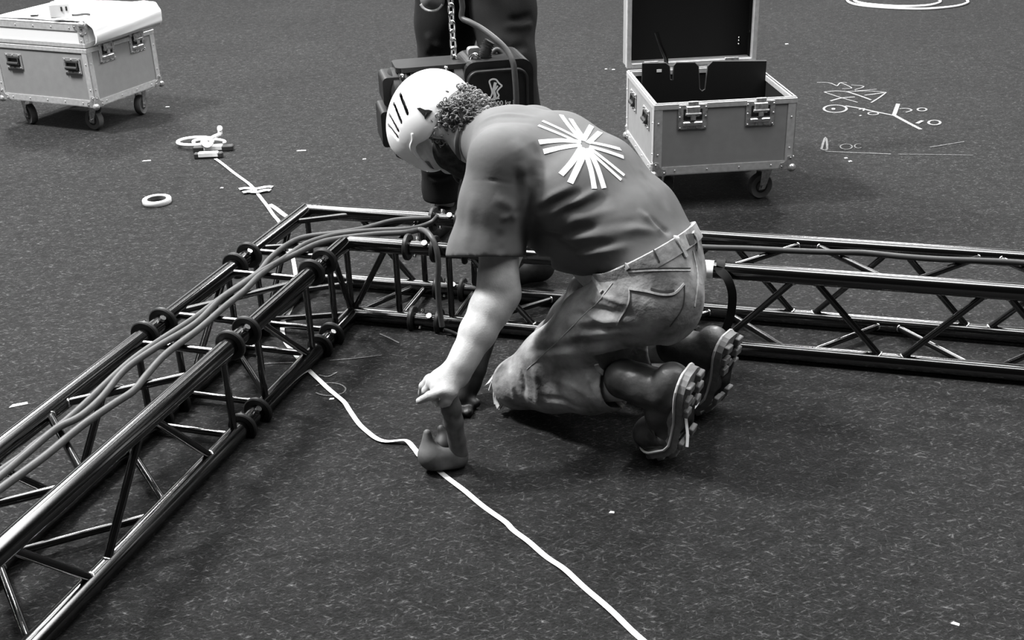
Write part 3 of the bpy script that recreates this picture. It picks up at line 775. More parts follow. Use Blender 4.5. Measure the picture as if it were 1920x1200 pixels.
# glove on the right hand
F = Field((-.05, -.15, -.005), (.30, .22, .30), .0035)
cuff = vmix(wrR, elR, .32)
F.chain([(cuff, .040), (vmix(wrR, elR, .1), .037), (wrR, .035), (palmR, .034)], .012)
for i_, (x, y, x2, y2) in enumerate(((846, 757, 836, 764), (856, 764, 848, 771), (868, 768, 862, 775), (880, 768, 878, 774))):
    A = PX(x, y, -.06); B = atz(x2, y2, .012) - PK; B = (B.dot(_f), -B.dot(_r), .012)
    F.chain([(palmR, .022), (A, .0145), (B, .0115)], .008)
Bt = atz(893, 757, .014) - PK; F.chain([(palmR, .02), ((Bt.dot(_f), -Bt.dot(_r), .016), .0125)], .008)
sdf_obj('glove', F, M_GLOVE, worker, 1)
bm = bmesh.new(); q = V(PX(888, 624, -.02)); 
bm_box(bm, (-.016, -.004, -.008), (.016, .004, .008), .001, Matrix.Translation(PX(887, 624, -.055)) @ Matrix.Rotation(.6, 4, 'Z')); bmo('cuff_tag', bm, M_WHITE, worker)

# t-shirt ---------------------------------------------------------
F = Field((-.66, -.46, .30), (.30, .44, .96), .0045)
RX = np.array(J(0, 1, 0)); 
def sec(c, side, a, dep, b): return (c, side, a, dep, b)
WC = J(-.345, .09, .51); PAX = np.array((.534, 0, .845))
sp = [vadd(WC, tuple(-PAX * .03)), PX(1176, 418, .10), PX(1098, 346, .09), PX(1020, 298, .09), PX(962, 280, .095)]
def nrm(v): v = np.array(v, float); return v / np.linalg.norm(v)
ax = nrm(np.array(sp[-1]) - np.array(sp[0]))
sides = [nrm(J(.3, .95, 0)), nrm(J(.05, 1, .02)), nrm(J(.12, 1, .05)), nrm(J(.18, 1, .08)), nrm(J(.2, 1, .08))]
secs = []
for c, sd, a, b in zip(sp, sides, (.152, .160, .172, .178, .140), (.106, .102, .108, .104, .074)):
    dp = nrm(np.cross(ax, sd)); sd = nrm(np.cross(dp, ax)); secs.append((c, sd, a, dp, b))
F.loft(secs, .05)
F.chain([(vmix(neck, headc, .16), .060), (neck, .064), (sp[-1], .086)], .05)
F.chain([(sp[-1], .085), (shL, .070)], .05); F.chain([(sp[-1], .084), (shR, .080)], .06)
F.chain([(PX(1000, 420, .0), .05), (PX(1060, 462, .02), .05), (PX(1105, 478, .03), .05)], .05)   # loose cloth under the belly
hemL = PX(911, 478, -.135)
F.chain([(shL, .068), (vmix(shL, hemL, .45), .077), (hemL, .088), (vadd(hemL, tuple(np.array(hemL) - np.array(shL)), .25), .090)], .035)
hemR = vmix(shR, elR, .72); F.chain([(shR, .082), (hemR, .085)], .035)
# openings: sleeve, neck, waist
dl = nrm(np.array(hemL) - np.array(shL)); F.half(np.array(hemL) - dl * .004, dl) if 0 else None
def cut_cyl(a, b, ra, rb): F.cone(a, b, ra, rb, .006, 's')
v0 = np.array(hemL)
PMI3 = PM.inverted().to_3x3()
cd = nrm(PMI3 @ ray(911, 484)); cr_ = nrm(PMI3 @ _rt); cn = nrm(np.cross(cr_, cd)); RSL = np.stack([cr_, cd, cn], 1)     # hem plane lies along the line of sight
F.box(v0 - cn * .105, (.16, .14, .10), RSL, .002, 0, 's')
F.cone(tuple(v0 + cn * .03), tuple(v0 - cn * .06), .066, .082, .003, 's')
v0 = np.array(hemR); d_ = nrm(v0 - np.array(shR)); F.box(v0 + d_ * .085, (.12, .12, .085), np.stack([nrm(np.cross(d_, (0, 1, .1))), nrm(np.cross(np.cross(d_, (0, 1, .1)), d_)), d_], 1), .004, .003, 's')
nd = nrm(np.array(headc) - np.array(neck)); F.cone(np.array(neck) + nd * .045, np.array(neck) + nd * .13, .058, .10, .004, 's'); F.half(np.array(neck) + nd * .062 + np.array((0, 0, 0)), nd)
shirt = sdf_obj('t_shirt', F, M_SHIRT, worker, 2)
# jeans -------------------------------------------------------------
F = Field((-.66, -.30, -.004), (.16, .48, .70), .0045)
pelc = vmix(hipL, hipR, .5)
waist = WC
WS = nrm(J(.3, .95, 0)); WD = nrm(np.cross(PAX, WS)); WS = nrm(np.cross(WD, PAX))
F.loft([(vadd(WC, tuple(PAX * .05)), WS, .160, WD, .116), (WC, WS, .160, WD, .116), (vadd(pelc, J(-.03, 0, .03)), WS, .168, WD, .125)], .03)
for hp, kn_, an, s in ((hipL, kneeL, ankL, 0), (hipR, kneeR, ankR, 1)):
    F.ell(vadd(hp, J(-.040, -.005, .0)), (.112, .100, .112), None, .05)           # buttock
    kk = vadd(kn_, (0, 0, .01))
    F.chain([(vadd(hp, J(.0, 0, .0)), .108), (vmix(hp, kn_, .35), .100), (vmix(hp, kn_, .7), .082), (kk, .067)], .035)
    hm = vmix(kn_, an, .60)
    F.chain([(kk, .066), (vmix(kn_, an, .3), .068), (hm, .070), (vmix(kn_, an, .78), .064)], .02)
F.half((0, 0, .004), (0, 0, -1))
d_ = PAX; F.half(np.array(WC), d_)
F.loft([(vadd(WC, tuple(PAX * .08)), WS, .153, WD, .109), (vadd(WC, tuple(-PAX * .012)), WS, .152, WD, .108)], 0, 's')
for kn_, an in ((kneeL, ankL), (kneeR, ankR)):
    dd = nrm(np.array(an) - np.array(kn_)); p = np.array(vmix(kn_, an, .80)); xx = nrm(np.cross(dd, (0, 1, 0))); F.box(p + dd * .08, (.10, .10, .08), np.stack([xx, nrm(np.cross(dd, xx)), dd], 1), .003, .003, 's')
    F.cone(vmix(kn_, an, .70), vmix(kn_, an, .95), .052, .060, .004, 's')
jeans = sdf_obj('jeans', F, M_JEANS, worker, 2)
# boots ---------------------------------------------------------------
def boot(toe_t, ball, heel, ank):
    """toe/heel: sole line ends (local), ank: ankle centre; sole faces backwards"""
    toe_t, ball, heel, ank = np.array(toe_t), np.array(ball), np.array(heel), np.array(ank)
    L = heel - ball; ln = np.linalg.norm(L) / .64; ey = L / np.linalg.norm(L)   # ball -> heel; the toes are bent afterwards
    toe = ball - ey * .36 * ln; L = heel - toe
    up = ank - (toe + L * .75); up -= ey * (up @ ey); ez = up / np.linalg.norm(up)   # sole -> upper
    ex = np.cross(ey, ez); R = np.stack([ex, ey, ez], 1)
    def B(x, y, z): return tuple(toe + ex * x + ey * y * ln + ez * z)
    lo = np.minimum(np.minimum(toe, heel), ank) - .13; hi = np.maximum(np.maximum(toe, heel), ank) + .13
    F = Field(lo, hi, .0035)
    F.ell(B(0, .15, .046), (.045, .052, .038), R, .0)
    F.chain([(B(0, .14, .045), .038), (B(0, .34, .052), .043), (B(0, .55, .066), .040), (B(0, .78, .062), .040), (B(0, .90, .055), .036)], .02)
    F.ell(B(0, .30, .035), (.052, .075, .030), R, .02); F.ell(B(0, .86, .040), (.037, .042, .040), R, .02)
    F.chain([(B(0, .74, .07), .044), (tuple(ank), .047), (tuple(ank + (ank - np.array(B(0, .74, .07))) * .9), .050)], .02)
    F.half(B(0, 0, .016), -ez)
    bt = sdf_obj('boot', F, M_BOOT, worker, 2)
    # outline of the sole
    def outl(t):   # half width along y
        return .0 if t <= 0 else .050 * min(1, (t / .14) ** .55) * (1 - .26 * math.exp(-((t - .60) / .16) ** 2)) * (1 if t < .86 else max(0, 1 - ((t - .86) / .17) ** 2) ** .5 * .95 + .05)
    ts = [0, .01, .03, .06, .1, .15, .22, .3, .4, .5, .6, .7, .78, .86, .92, .97, 1.0, 1.02]
    ol = [(outl(t), t * ln) for t in ts] + [(-outl(t), t * ln) for t in ts[::-1]]
    ol = [p for i, p in enumerate(ol) if i == 0 or (abs(p[0] - ol[i - 1][0]) + abs(p[1] - ol[i - 1][1])) > 1e-4]
    M = basis(toe, ex, ey, ez)
    bm = bmesh.new(); bm_prism(bm, [(x * 1.04, y) for x, y in ol], .018, M); so = bmo('sole', bm, M_SOLE, bt)
    bm = bmesh.new(); bm_sweep(bm, [M @ V((x * 1.08, y, .020)) for x, y in ol[:-1]], .0032, 6, True); bmo('welt', bm, M_WELT, bt)
    lug = []
    for t in (.09, .20, .31, .42, .72, .83, .94):
        w = outl(t)
        for sx in (-1, 1): lug.append((sx * w * .62, t * ln, w * .32))
    for x, y, hw in lug:
        bm = bmesh.new(); bm_box(bm, (x - hw, y - .0105, -.012), (x + hw, y + .0105, .001), .002, M); bmo('sole_lug', bm, M_SOLE, bt)
    for t in (.12, .40, .76): 
        bm = bmesh.new(); bm_lathe(bm, [(.010, -.009), (.011, -.007), (.011, .001)], 14, M @ Matrix.Translation((0, t * ln, 0))); bmo('sole_stud', bm, M_SOLE, bt)
    # flex the toes about the ball of the foot
    dv = toe_t - ball; ang = math.atan2(dv @ ez, -(dv @ ey)); yb = .36 * ln; rr_ = .05
    for o_ in [bt] + list(bt.children):
        me = o_.data; n_ = len(me.vertices); co = np.empty(n_ * 3); me.vertices.foreach_get('co', co); q = (co.reshape(-1, 3) - toe) @ R
        y, z = q[:, 1].copy(), q[:, 2].copy(); dd = yb + rr_ / 2 - y; th = np.clip(dd / rr_, 0, 1) * ang
        seg = np.clip(dd, 0, rr_); rest = np.clip(dd - rr_, 0, None)
        rad = rr_ / max(ang, 1e-3)                       # bend radius measured at the sole line, centre above it
        cy = yb + rr_ / 2 - np.sin(th) * (rad - z) - np.cos(th) * rest; cz_ = rad - np.cos(th) * (rad - z) + np.sin(th) * rest
        m = dd > 0; q[m, 1] = cy[m]; q[m, 2] = cz_[m]
        co = q @ R.T + toe; co[:, 2] = np.maximum(co[:, 2], .003); me.vertices.foreach_set('co', co.ravel()); me.update()
    return bt
boot(PX(1210, 858, -.045), PX(1284, 828, -.01), PX(1301, 702, -.05), ankL)
boot(PX(1300, 772, .215), PX(1350, 748, .25), PX(1374, 634, .24), ankR)
# helmet ------------------------------------------------------------
hc = np.array(H(-.005, 0, .030)); lo = hc - .19; hi = hc + .19
F = Field(lo, hi, .003)
F.ell(hc, (.132, .110, .120), R3, 0)
F.ell(H(.03, 0, .035), (.122, .096, .095), R3, .03)
# rim: below this surface the shell ends (deeper at the nape and the brow, raised at the ears)
g = np.meshgrid(*[(F.lo[i] + np.arange(F.n[i]) * F.h) for i in range(3)], indexing='ij')
P = np.stack(g, -1) - hc; pu = P @ face; pl_ = P @ hleft; pc = P @ crown
rim = -.066 - .006 * np.clip(-pu / .12, 0, 1) ** 1.5 - .004 * np.clip(pu / .12, 0, 1) ** 2 + .030 * np.exp(-((pu - .055) / .030) ** 2)
F.d = np.maximum(F.d, (rim - pc).astype(np.float32))
F.ell(hc, (.125, .103, .113), R3, 0, 's'); F.ell(H(.03, 0, .035), (.115, .089, .088), R3, .02, 's')
# vents: real slots cut through the left and right of the shell
PMI = PM.inverted(); _hs0 = Surf(np_mesh('tmp', *F.mesh(), 0), PM)
def slot(pa, pb, r):
    for k in range(13):
        h, n = _hs0.px(pa[0] + (pb[0] - pa[0]) * k / 12, pa[1] + (pb[1] - pa[1]) * k / 12)
        if h is None: continue
        for s in (1, -1):
            q = np.array(h) - hc; q = hc + q - hleft * (q @ hleft) * (0 if s > 0 else 2)
            m = np.array(n); m = m - hleft * (m @ hleft) * (0 if s > 0 else 2)
            F.cone(tuple(q + m * .01), tuple(q - m * .02), r, r, 0, 's')
for pa, pb in (((749, 177), (763, 213)), ((737, 195), (751, 230)), ((729, 217), (745, 246)), ((728, 237), (744, 258))): slot(pa, pb, .0052)
helmet = sdf_obj('helmet', F, M_HELMET, worker, 1)
bm = bmesh.new(); bm_ball(bm, (0, 0, 0), 1, 24)
ln_ = bmo('helmet_liner', bm, M_HDARK, helmet, True)
ln_.data.transform(Matrix(((face[0] * .108, hleft[0] * .088, crown[0] * .072, hc[0] + crown[0] * .03), (face[1] * .108, hleft[1] * .088, crown[1] * .072, hc[1] + crown[1] * .03), (face[2] * .108, hleft[2] * .088, crown[2] * .072, hc[2] + crown[2] * .03), (0, 0, 0, 1))))
hs = Surf(helmet.data, PM)
# dark emblem on the side of the shell: two wings around a small open wedge
bm = bmesh.new()
for poly in (((782, 203), (788, 202), (797, 206), (798, 212), (796, 219), (791, 213)), ((797, 206), (804, 206), (811, 208), (806, 216), (797, 224), (796, 219), (800, 213))):
    vs = []
    for x, y in poly:
        h, n = hs.px(x, y); vs.append((h + n * .0006, h + n * .0022))
    A = [bm.verts.new(a) for a, b in vs]; B = [bm.verts.new(b) for a, b in vs]; bm.faces.new(A); bm.faces.new(B[::-1])
    for k in range(len(A)): bm.faces.new((A[k], A[(k + 1) % len(A)], B[(k + 1) % len(A)], B[k]))
bmo('emblem', bm, M_HDARK, helmet)
# rim trim and front clip
F = Field(np.array(PX(757, 284, .06)) - .06, np.array(PX(757, 284, .06)) + .06, .003)
F.box(PX(757, 284, .075), (.020, .012, .013), R3, .006, 0); F.cone(PX(748, 288, .075), PX(765, 286, .08), .010, .008, .01)
sdf_obj('lamp_clip', F, M_HDARK, helmet, 1)
bm = bmesh.new(); pts = [hs.px(x, y) for x, y in ((773, 250), (774, 262), (770, 275), (776, 288), (786, 299))]; pts = [(h, n) for h, n in pts if h]
if len(pts) > 2: bm_ribbon(bm, smooth_path([h for h, n in pts], 4), .006, .002, [pts[0][1]] * ((len(pts) - 1) * 4 + 1)); bmo('chin_strap', bm, M_WHITE, helmet, True)
# hair: a soft cap under the helmet with loose curls over the ears and nape
F = Field(np.array(headc) - .17, np.array(headc) + .17, .0035)
F.ell(H(-.030, 0, -.015), (.086, .082, .084), R3, 0); F.ell(H(-.066, 0, -.055), (.050, .068, .062), R3, .03); F.ell(H(-.066, 0, -.100), (.038, .055, .040), R3, .03)
pf = np.stack(np.meshgrid(*[(F.lo[i] + np.arange(F.n[i]) * F.h) for i in range(3)], indexing='ij'), -1)
fu = (pf - np.array(headc)) @ face; fc = (pf - np.array(headc)) @ crown
F.d = np.maximum(F.d, (fu - .030).astype(np.float32)); F.d = np.maximum(F.d, (fc - .045).astype(np.float32))
_hp = F.mesh(); hair = mo('hair', np_mesh('hair', *_hp, 1), M_HAIR, worker)
hsf = Surf(hair.data, PM); bm = bmesh.new(); rs = np.random.RandomState(3); co = np.array([v.co[:] for v in hair.data.vertices])
pc_ = (co - hc) @ crown; cand = co[(pc_ < -.048) & (pc_ > -.150) & ((co - np.array(headc)) @ face < .020)]
for k in range(620):
    p = V(cand[rs.randint(len(cand))]); h, n = hsf.near(p); n = V(n)
    t1 = (V(rs.normal(size=3)) + V(tuple(-crown)) * .8); t1 = (t1 - n * t1.dot(n)).normalized(); t2 = n.cross(t1)
    R_c = rs.uniform(.006, .013); turns = rs.uniform(.6, 1.3); L_ = rs.uniform(.008, .022); q0 = h - n * .002; pth = []
    for i in range(12):
        a = i / 11 * turns * 2 * math.pi; pth.append(q0 + t1 * (L_ * i / 11 + R_c * math.sin(a) * .7) + n * (R_c * (1 - math.cos(a)) * .6 + .002) + t2 * R_c * .5 * math.sin(a * .7))
    bm_sweep(bm, pth, [.0021 * (1 - .5 * i / 11) for i in range(12)], 5)
hc_ = bmo('curls', bm, mat('curl_grey_hair', .20, .6, 0, .4, noise=.7, nscale=25), hair, True); hc_['kind'] = 'stuff'
# bearded jaw and cheeks, darkened in colour to give the face its shade
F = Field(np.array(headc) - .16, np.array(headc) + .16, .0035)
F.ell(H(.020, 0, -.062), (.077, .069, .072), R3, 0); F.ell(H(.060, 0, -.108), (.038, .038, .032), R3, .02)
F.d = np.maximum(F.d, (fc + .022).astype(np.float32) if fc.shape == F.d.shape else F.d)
sdf_obj('beard_and_shade', F, mat('beard_and_face_shade', .03, .85, 0, .2, noise=.6, nscale=60), worker, 1)

# shirt folds and print --------------------------------------------------
ss = Surf(shirt.data, PM)
def pxs(surf, pl): return [h for h, n in (surf.px(*p) for p in pl) if h]
def folds(surf, me, L): fold_disp(me, [(pxs(surf, pl), w, a) for pl, w, a in L if len(pxs(surf, pl)) > 1])
folds(ss, shirt.data, [
 ([(1000, 400), (1044, 377), (1095, 358)], .010, -.008), ([(1005, 388), (1040, 366), (1085, 345)], .010, .006),
 ([(1030, 402), (1090, 374), (1130, 352)], .009, .007), ([(1000, 418), (1067, 394), (1150, 368)], .010, -.008),
 ([(1010, 436), (1080, 412), (1160, 392)], .012, .006), ([(1000, 455), (1095, 444), (1194, 430), (1245, 440)], .011, .007),
 ([(1010, 443), (1100, 428), (1200, 415)], .010, -.007), ([(1060, 470), (1130, 458), (1230, 440)], .010, -.007), ([(1050, 482), (1120, 472), (1180, 462)], .009, .006),
 ([(1194, 393), (1225, 420), (1245, 440)], .008, .006), ([(1214, 405), (1240, 428), (1258, 438)], .007, -.006),
 ([(978, 300), (984, 345), (978, 400)], .012, .005), ([(968, 310), (972, 360), (968, 430)], .012, -.005), ([(998, 310), (1004, 350), (992, 400)], .014, -.005),
 ([(897, 232), (950, 216), (1010, 220)], .010, .004), ([(897, 243), (950, 228), (1015, 236)], .010, -.003),
 ([(996, 268), (1024, 296), (1012, 335)], .020, -.006), ([(960, 262), (985, 300), (985, 330)], .020, .005),
 ([(885, 338), (925, 338), (968, 346)], .0035, -.0025), ([(935, 412), (958, 404), (972, 412)], .008, .004), ([(925, 370), (955, 385), (968, 400)], .012, .004),
 ([(858, 476), (910, 479), (966, 478)], .0025, -.0015), ([(890, 360), (880, 420), (875, 470)], .014, .004), ([(940, 430), (935, 455), (940, 480)], .012, -.004),
 ([(1150, 250), (1200, 320), (1255, 395)], .010, -.003), ([(1140, 262), (1190, 330), (1240, 395)], .010, .003)])
ss = Surf(shirt.data, PM)
def Z1(l): return [(840 + x / 3.53, 160 + y / 3.53) for x, y in l]
stripes = [[(625, 238), (760, 300), (878, 362)], [(598, 268), (740, 325), (858, 378)], [(748, 198), (800, 270), (880, 362)], [(812, 225), (850, 285), (900, 358)],
 [(948, 270), (915, 330), (892, 370)], [(1005, 312), (960, 355), (925, 385)], [(925, 378), (1030, 398), (1140, 425)], [(935, 408), (1050, 440), (1160, 478)],
 [(940, 420), (1050, 505), (1165, 598)], [(925, 430), (1030, 525), (1145, 628)], [(925, 420), (985, 540), (1032, 682)], [(903, 432), (945, 560), (968, 686)],
 [(885, 412), (820, 510), (748, 592)], [(912, 425), (860, 540), (808, 648)], [(602, 378), (740, 368), (880, 376)], [(632, 440), (750, 415), (880, 396)]]
ww_ = (.009, .009, .013, .013, .015, .015, .012, .012, .010, .010, .014, .014, .017, .017, .015, .015)
for st, w_s in zip(stripes, ww_):
    bm = bmesh.new(); surf_ribbon(bm, ss, Z1(st), w_s * .88, .0012, 10); bmo('print_stripe', bm, M_PRINT, shirt)
bm = bmesh.new(); nn_ = np.array(neck) + nd * .058
e1 = nrm(np.cross(nd, (0, 1, 0))); e2 = np.cross(nd, e1)
bm_sweep(bm, [tuple(nn_ + (e1 * math.cos(a) + e2 * math.sin(a)) * .068) for a in np.linspace(0, 2 * math.pi, 40, endpoint=False)], .0065, 8, True)
bmo('collar', bm, M_SHIRT, shirt, True)

# jeans folds and details ------------------------------------------------
js = Surf(jeans.data, PM)
folds(js, jeans.data, [
 ([(985, 674), (1060, 662), (1160, 650)], .009, .006), ([(1000, 640), (1090, 628), (1190, 622)], .009, .006), ([(1035, 612), (1120, 600), (1205, 602)], .009, .006),
 ([(990, 657), (1080, 645), (1180, 636)], .008, -.007), ([(1015, 626), (1110, 614), (1200, 612)], .008, -.007), ([(1060, 590), (1130, 580), (1195, 588)], .009, -.006),
 ([(1078, 576), (1118, 594), (1156, 611)], .007, .006), ([(1090, 566), (1126, 580), (1165, 596)], .008, -.005), ([(1115, 548), (1150, 562), (1180, 572)], .007, .005),
 ([(955, 690), (962, 725), (972, 762)], .008, .005), ([(978, 690), (983, 725), (990, 766)], .008, -.006), ([(1000, 686), (1008, 725), (1012, 768)], .010, .005),
 ([(1095, 684), (1105, 712), (1130, 735)], .008, .007), ([(1085, 690), (1096, 720), (1115, 750)], .008, -.007), ([(1115, 682), (1128, 705), (1150, 740)], .007, -.006), ([(1125, 680), (1140, 708), (1160, 748)], .006, .006),
 ([(1010, 745), (1060, 752), (1110, 770)], .009, -.005), ([(1030, 712), (1070, 720), (1105, 742)], .010, .004), ([(1300, 470), (1308, 520), (1302, 575)], .006, -.006)])
js = Surf(jeans.data, PM)
# waistband ring
pts, ups = [], []
for a in np.linspace(0, 2 * math.pi, 49):
    p = np.array(WC) - PAX * .021 + WS * math.cos(a) * .172 + WD * math.sin(a) * .128
    h, n = js.near(p); n = V(np.array(n) - PAX * (np.array(n) @ PAX)).normalized(); pts.append(h - n * .0005); ups.append(n)
ribbon('waistband', pts, .038, .002, M_JEANS, jeans, ups)
js2 = js
def rib(name, px_, w, m, th=.0015, sub=8):
    bm = bmesh.new(); surf_ribbon(bm, js, px_, w, th, sub); 
    if len(bm.verts): bmo(name, bm, m, jeans, True, 40)
    else: bm.free()
rib('belt_loop', [(1158, 472), (1168, 488), (1178, 504)], .011, M_DENIMLT, .005)
rib('belt_loop', [(1266, 444), (1276, 462), (1285, 482)], .011, M_DENIMLT, .005)
rib('belt_loop', [(1114, 520), (1124, 536), (1130, 548)], .010, M_DENIMLT, .005)
rib('leather_patch', [(1288, 450), (1298, 448)], .026, mat('leather_patch', .10, .7, noise=.3), .0045)
rib('belt_loop', [(1297, 436), (1303, 448), (1306, 466)], .011, M_DENIMLT, .006)
rib('belt_loop', [(1220, 458), (1228, 475), (1236, 492)], .003, M_DENIMDK, .003)
rib('yoke_seam', [(1150, 512), (1220, 507), (1294, 507)], .0035, M_DENIMLT)
rib('yoke_seam', [(1150, 508), (1220, 503), (1294, 503)], .002, M_DENIMDK)
rib('pocket_edge', [(1180, 541), (1212, 546), (1240, 552), (1264, 550), (1282, 532)], .005, M_DENIMLT, .003)
rib('pocket_edge', [(1180, 541), (1178, 568), (1156, 609)], .0035, M_DENIMLT, .002)
rib('pocket_edge', [(1283, 532), (1280, 575), (1256, 612)], .0025, M_DENIMDK, .001)
rib('pocket_opening', [(1220, 541), (1232, 545), (1246, 547), (1264, 545)], .005, M_DENIMDK, .0010)
rib('side_seam', [(1149, 530), (1121, 566), (1095, 590), (1043, 642), (988, 692)], .002, M_DENIMLT, .0008)
rib('centre_seam', [(1299, 470), (1308, 520), (1302, 575)], .004, M_DENIMLT, .0015)
rib('hem', [(1118, 682), (1130, 702), (1142, 728), (1160, 755), (1172, 768)], .012, M_DENIMLT, .004)
# frayed tear at the knee
for i_, pl in enumerate((((938, 688), (928, 702), (918, 716), (911, 722)), ((934, 690), (924, 712), (917, 732)), ((936, 700), (928, 725), (930, 750), (935, 764)), ((933, 705), (926, 735), (928, 758)), ((940, 745), (944, 758), (936, 768)))):
    P = [PX(x, y, -.02 - .012 * k) for k, (x, y) in enumerate(pl)]
    ribbon('frayed_thread', smooth_path(P, 5), (.011, .005, .014, .005, .004)[i_], .0015, M_DENIMLT, jeans, [V((.5, .6, .3))] * ((len(P) - 1) * 5 + 1))

# pale laces trailing between the boots
ribbon('boot_lace', smooth_path([PX(1311, 742, .06), PX(1306, 756, .05), PX(1296, 768, .03), PX(1285, 776, .0)], 6), .010, .002, M_WHITE, worker, [V((-.5, .7, .5))] * 19)
ribbon('boot_lace', smooth_path([PX(1285, 776, .0), PX(1287, 795, -.01), PX(1289, 815, -.03), PX(1288, 838, -.05)], 6), .007, .002, M_WHITE, worker, [V((-.5, .7, .5))] * 19)
# ------------------------------------------------------------------ tool under the worker's hand
def local(o, origin):
    """give an object made in world space its own origin"""
    o.data.transform(Matrix.Translation(-V(origin))); o.location = origin; return o
M_TOOL = mat('grey_rubber_tool', .10, .6, 0, .3, noise=.25, nscale=40)
M_TOOLD = mat('dark_tool_core', .02, .6)
tb = atz(832, 878, 0)
tool = thing('hand_tool', 'grey hand tool held under the kneeling worker\'s left hand, pressed on the white tape', 'tool', tb)
TM = Matrix.Translation(tb); TI_ = TM.inverted()
def TP(x, y, dy): return tuple(aty(x, y, tb.y + dy) - tb)
F = Field((-.11, -.10, 0), (.12, .14, .26), .0035)
F.chain([(TP(842, 737, -.034), .021), (TP(846, 765, -.028), .023), (TP(850, 790, -.018), .023), (TP(857, 825, .0), .021), (TP(860, 850, .01), .024)], .01)
sdf_obj('handle', F, M_TOOL, tool, 1)
F = Field((-.11, -.10, 0), (.12, .14, .26), .0035)
F.chain([(TP(812, 858, -.005), .033), (TP(855, 856, .012), .032)], .02); F.chain([(TP(801, 812, .01), .010), (TP(803, 850, -.002), .024)], .02)
F.half((0, 0, .003), (0, 0, -1))
sdf_obj('head', F, M_TOOL, tool, 1)
F = Field((-.11, -.10, 0), (.12, .14, .26), .0035)
F.chain([(TP(832, 836, .02), .026), (TP(848, 840, .03), .024), (TP(828, 805, .04), .012)], .02)
sdf_obj('core', F, M_TOOLD, tool, 1)

# ------------------------------------------------------------------ measuring tape and reel
tape_px = [(404, 299), (432, 320), (463, 343), (480, 360), (495, 380), (512, 403), (527, 424), (548, 480), (556, 545), (545, 580), (531, 610), (533, 637), (556, 670), (583, 699), (612, 728), (642, 754), (656, 775), (680, 805), (712, 828), (745, 831), (765, 833), (778, 846), (787, 858), (806, 871), (825, 886), (862, 916), (900, 946), (945, 980), (962, 995), (990, 1018), (1025, 1046), (1060, 1072), (1100, 1107), (1150, 1152), (1200, 1198), (1262, 1252), (1340, 1320)]
tp = smooth_path([atz(x, y, 0) for x, y in tape_px], 6)
rs = np.random.RandomState(5)
path = []; ups = []
for i, q in enumerate(tp):
    z = .0035 + .0015 * math.sin(i * .55)
    tw = .0
    if 84 < i < 140: tw = .9 * math.sin((i - 84) / 56 * math.pi * 2.5); z += .005 * abs(math.sin((i - 84) / 56 * math.pi * 2.5))
    path.append(V((q.x, q.y, z))); ups.append(V((.25 * math.sin(tw), -.3 * math.sin(tw), math.cos(tw * .6))).normalized())
o = ribbon('measuring_tape', path, .0135, .0008, M_TAPE, None, ups); local(o, (path[120].x, path[120].y, 0))
tag(o, 'long thin white measuring tape running across the carpet under the truss', 'measuring tape')
rc = atz(388, 280, 0)
reel = thing('tape_reel', 'white tape reel with crank and black grips lying on the carpet', 'tape reel', rc)
def RP(x, y, z): return atz(x, y, z) - rc
E_ = [RP(333 + 34 - 34 * math.cos(a) , 265 - 7.0 * math.sin(a) + 2 * math.cos(a), .022) for a in np.linspace(0, 2 * math.pi, 32, endpoint=False)]
bm = bmesh.new(); bm_sweep(bm, E_, .0085, 8, True); bmo('frame_loop', bm, M_WHITE, reel, True)
bm = bmesh.new(); bm_sweep(bm, [RP(392 + 30 * math.cos(a), 266 - 5 * math.sin(a), .03) for a in np.linspace(-.4, 3.5, 20)], .007, 8); bmo('frame_loop', bm, M_WHITE, reel, True)
bm = bmesh.new(); bm_tube(bm, RP(388, 268, .030), RP(388, 266, .052), .030, 20, .026); bmo('winding_hub', bm, M_WHITE, reel, True, 40)
bm = bmesh.new(); bm_sweep(bm, [RP(388, 264, .056), RP(400, 257, .062), RP(413, 251, .068)], .009, 8); bmo('crank_arm', bm, M_WHITE, reel, True)
bm = bmesh.new(); bm_tube(bm, RP(413, 251, .066), RP(412, 242, .088), .010, 12); bm_tube(bm, RP(412, 242, .086), RP(412, 240, .096), .0125, 12); bmo('crank_knob', bm, M_WHITE, reel, True, 40)
dx = V((1, .04, 0)).normalized(); dy = V((-.04, 1, 0))
def bar(c, L, w, h, z, wl):
    c = V((c.x, c.y, 0)); M = basis(c + V((0, 0, z)), dx, dy, (0, 0, 1))
    bm = bmesh.new(); bm_box(bm, (-L / 2, -w / 2, 0), (L / 2, w / 2, h), .004, M); bmo('grip', bm, M_RUBBER, reel)
    bm = bmesh.new(); bm_box(bm, (-wl / 2, -w / 2 - .002, h * .25), (wl / 2, w / 2 - .002, h + .003), .003, M); bmo('grip_band', bm, M_WHITE, reel)
bar(RP(401, 283, .0), .185, .035, .026, .0, .085)
bar(RP(392, 296, .0), .130, .028, .026, .0, .09)
# crossed strips of white tape
for i_, (a, b, l) in enumerate((((449, 357), (511, 353), 'upper strip of white tape crossing the measuring tape behind the truss'), ((456, 364), (507, 360), 'lower strip of white tape crossing the measuring tape behind the truss'))):
    A, B = atz(*a, 0), atz(*b, 0); pts = [A.lerp(B, k / 10) + V((0, .006 * math.sin(k * .9), .0055 + .002 * i_ + .001 * math.sin(k))) for k in range(11)]
    o = ribbon('tape_strip', pts, .026, .0008, M_TAPE); local(o, (A.x, A.y, 0)); tag(o, l, 'tape strip')
A, B = atz(505, 384, 0), atz(542, 409, 0); o = ribbon('tape_strip', [A.lerp(B, k / 6) + V((0, .004 * math.sin(k), .002)) for k in range(7)], .022, .0006, mat('dirty_tape', .22, .8)); local(o, (A.x, A.y, 0)); tag(o, 'dirty grey tape strip stuck beside the measuring tape at the truss corner', 'tape strip')
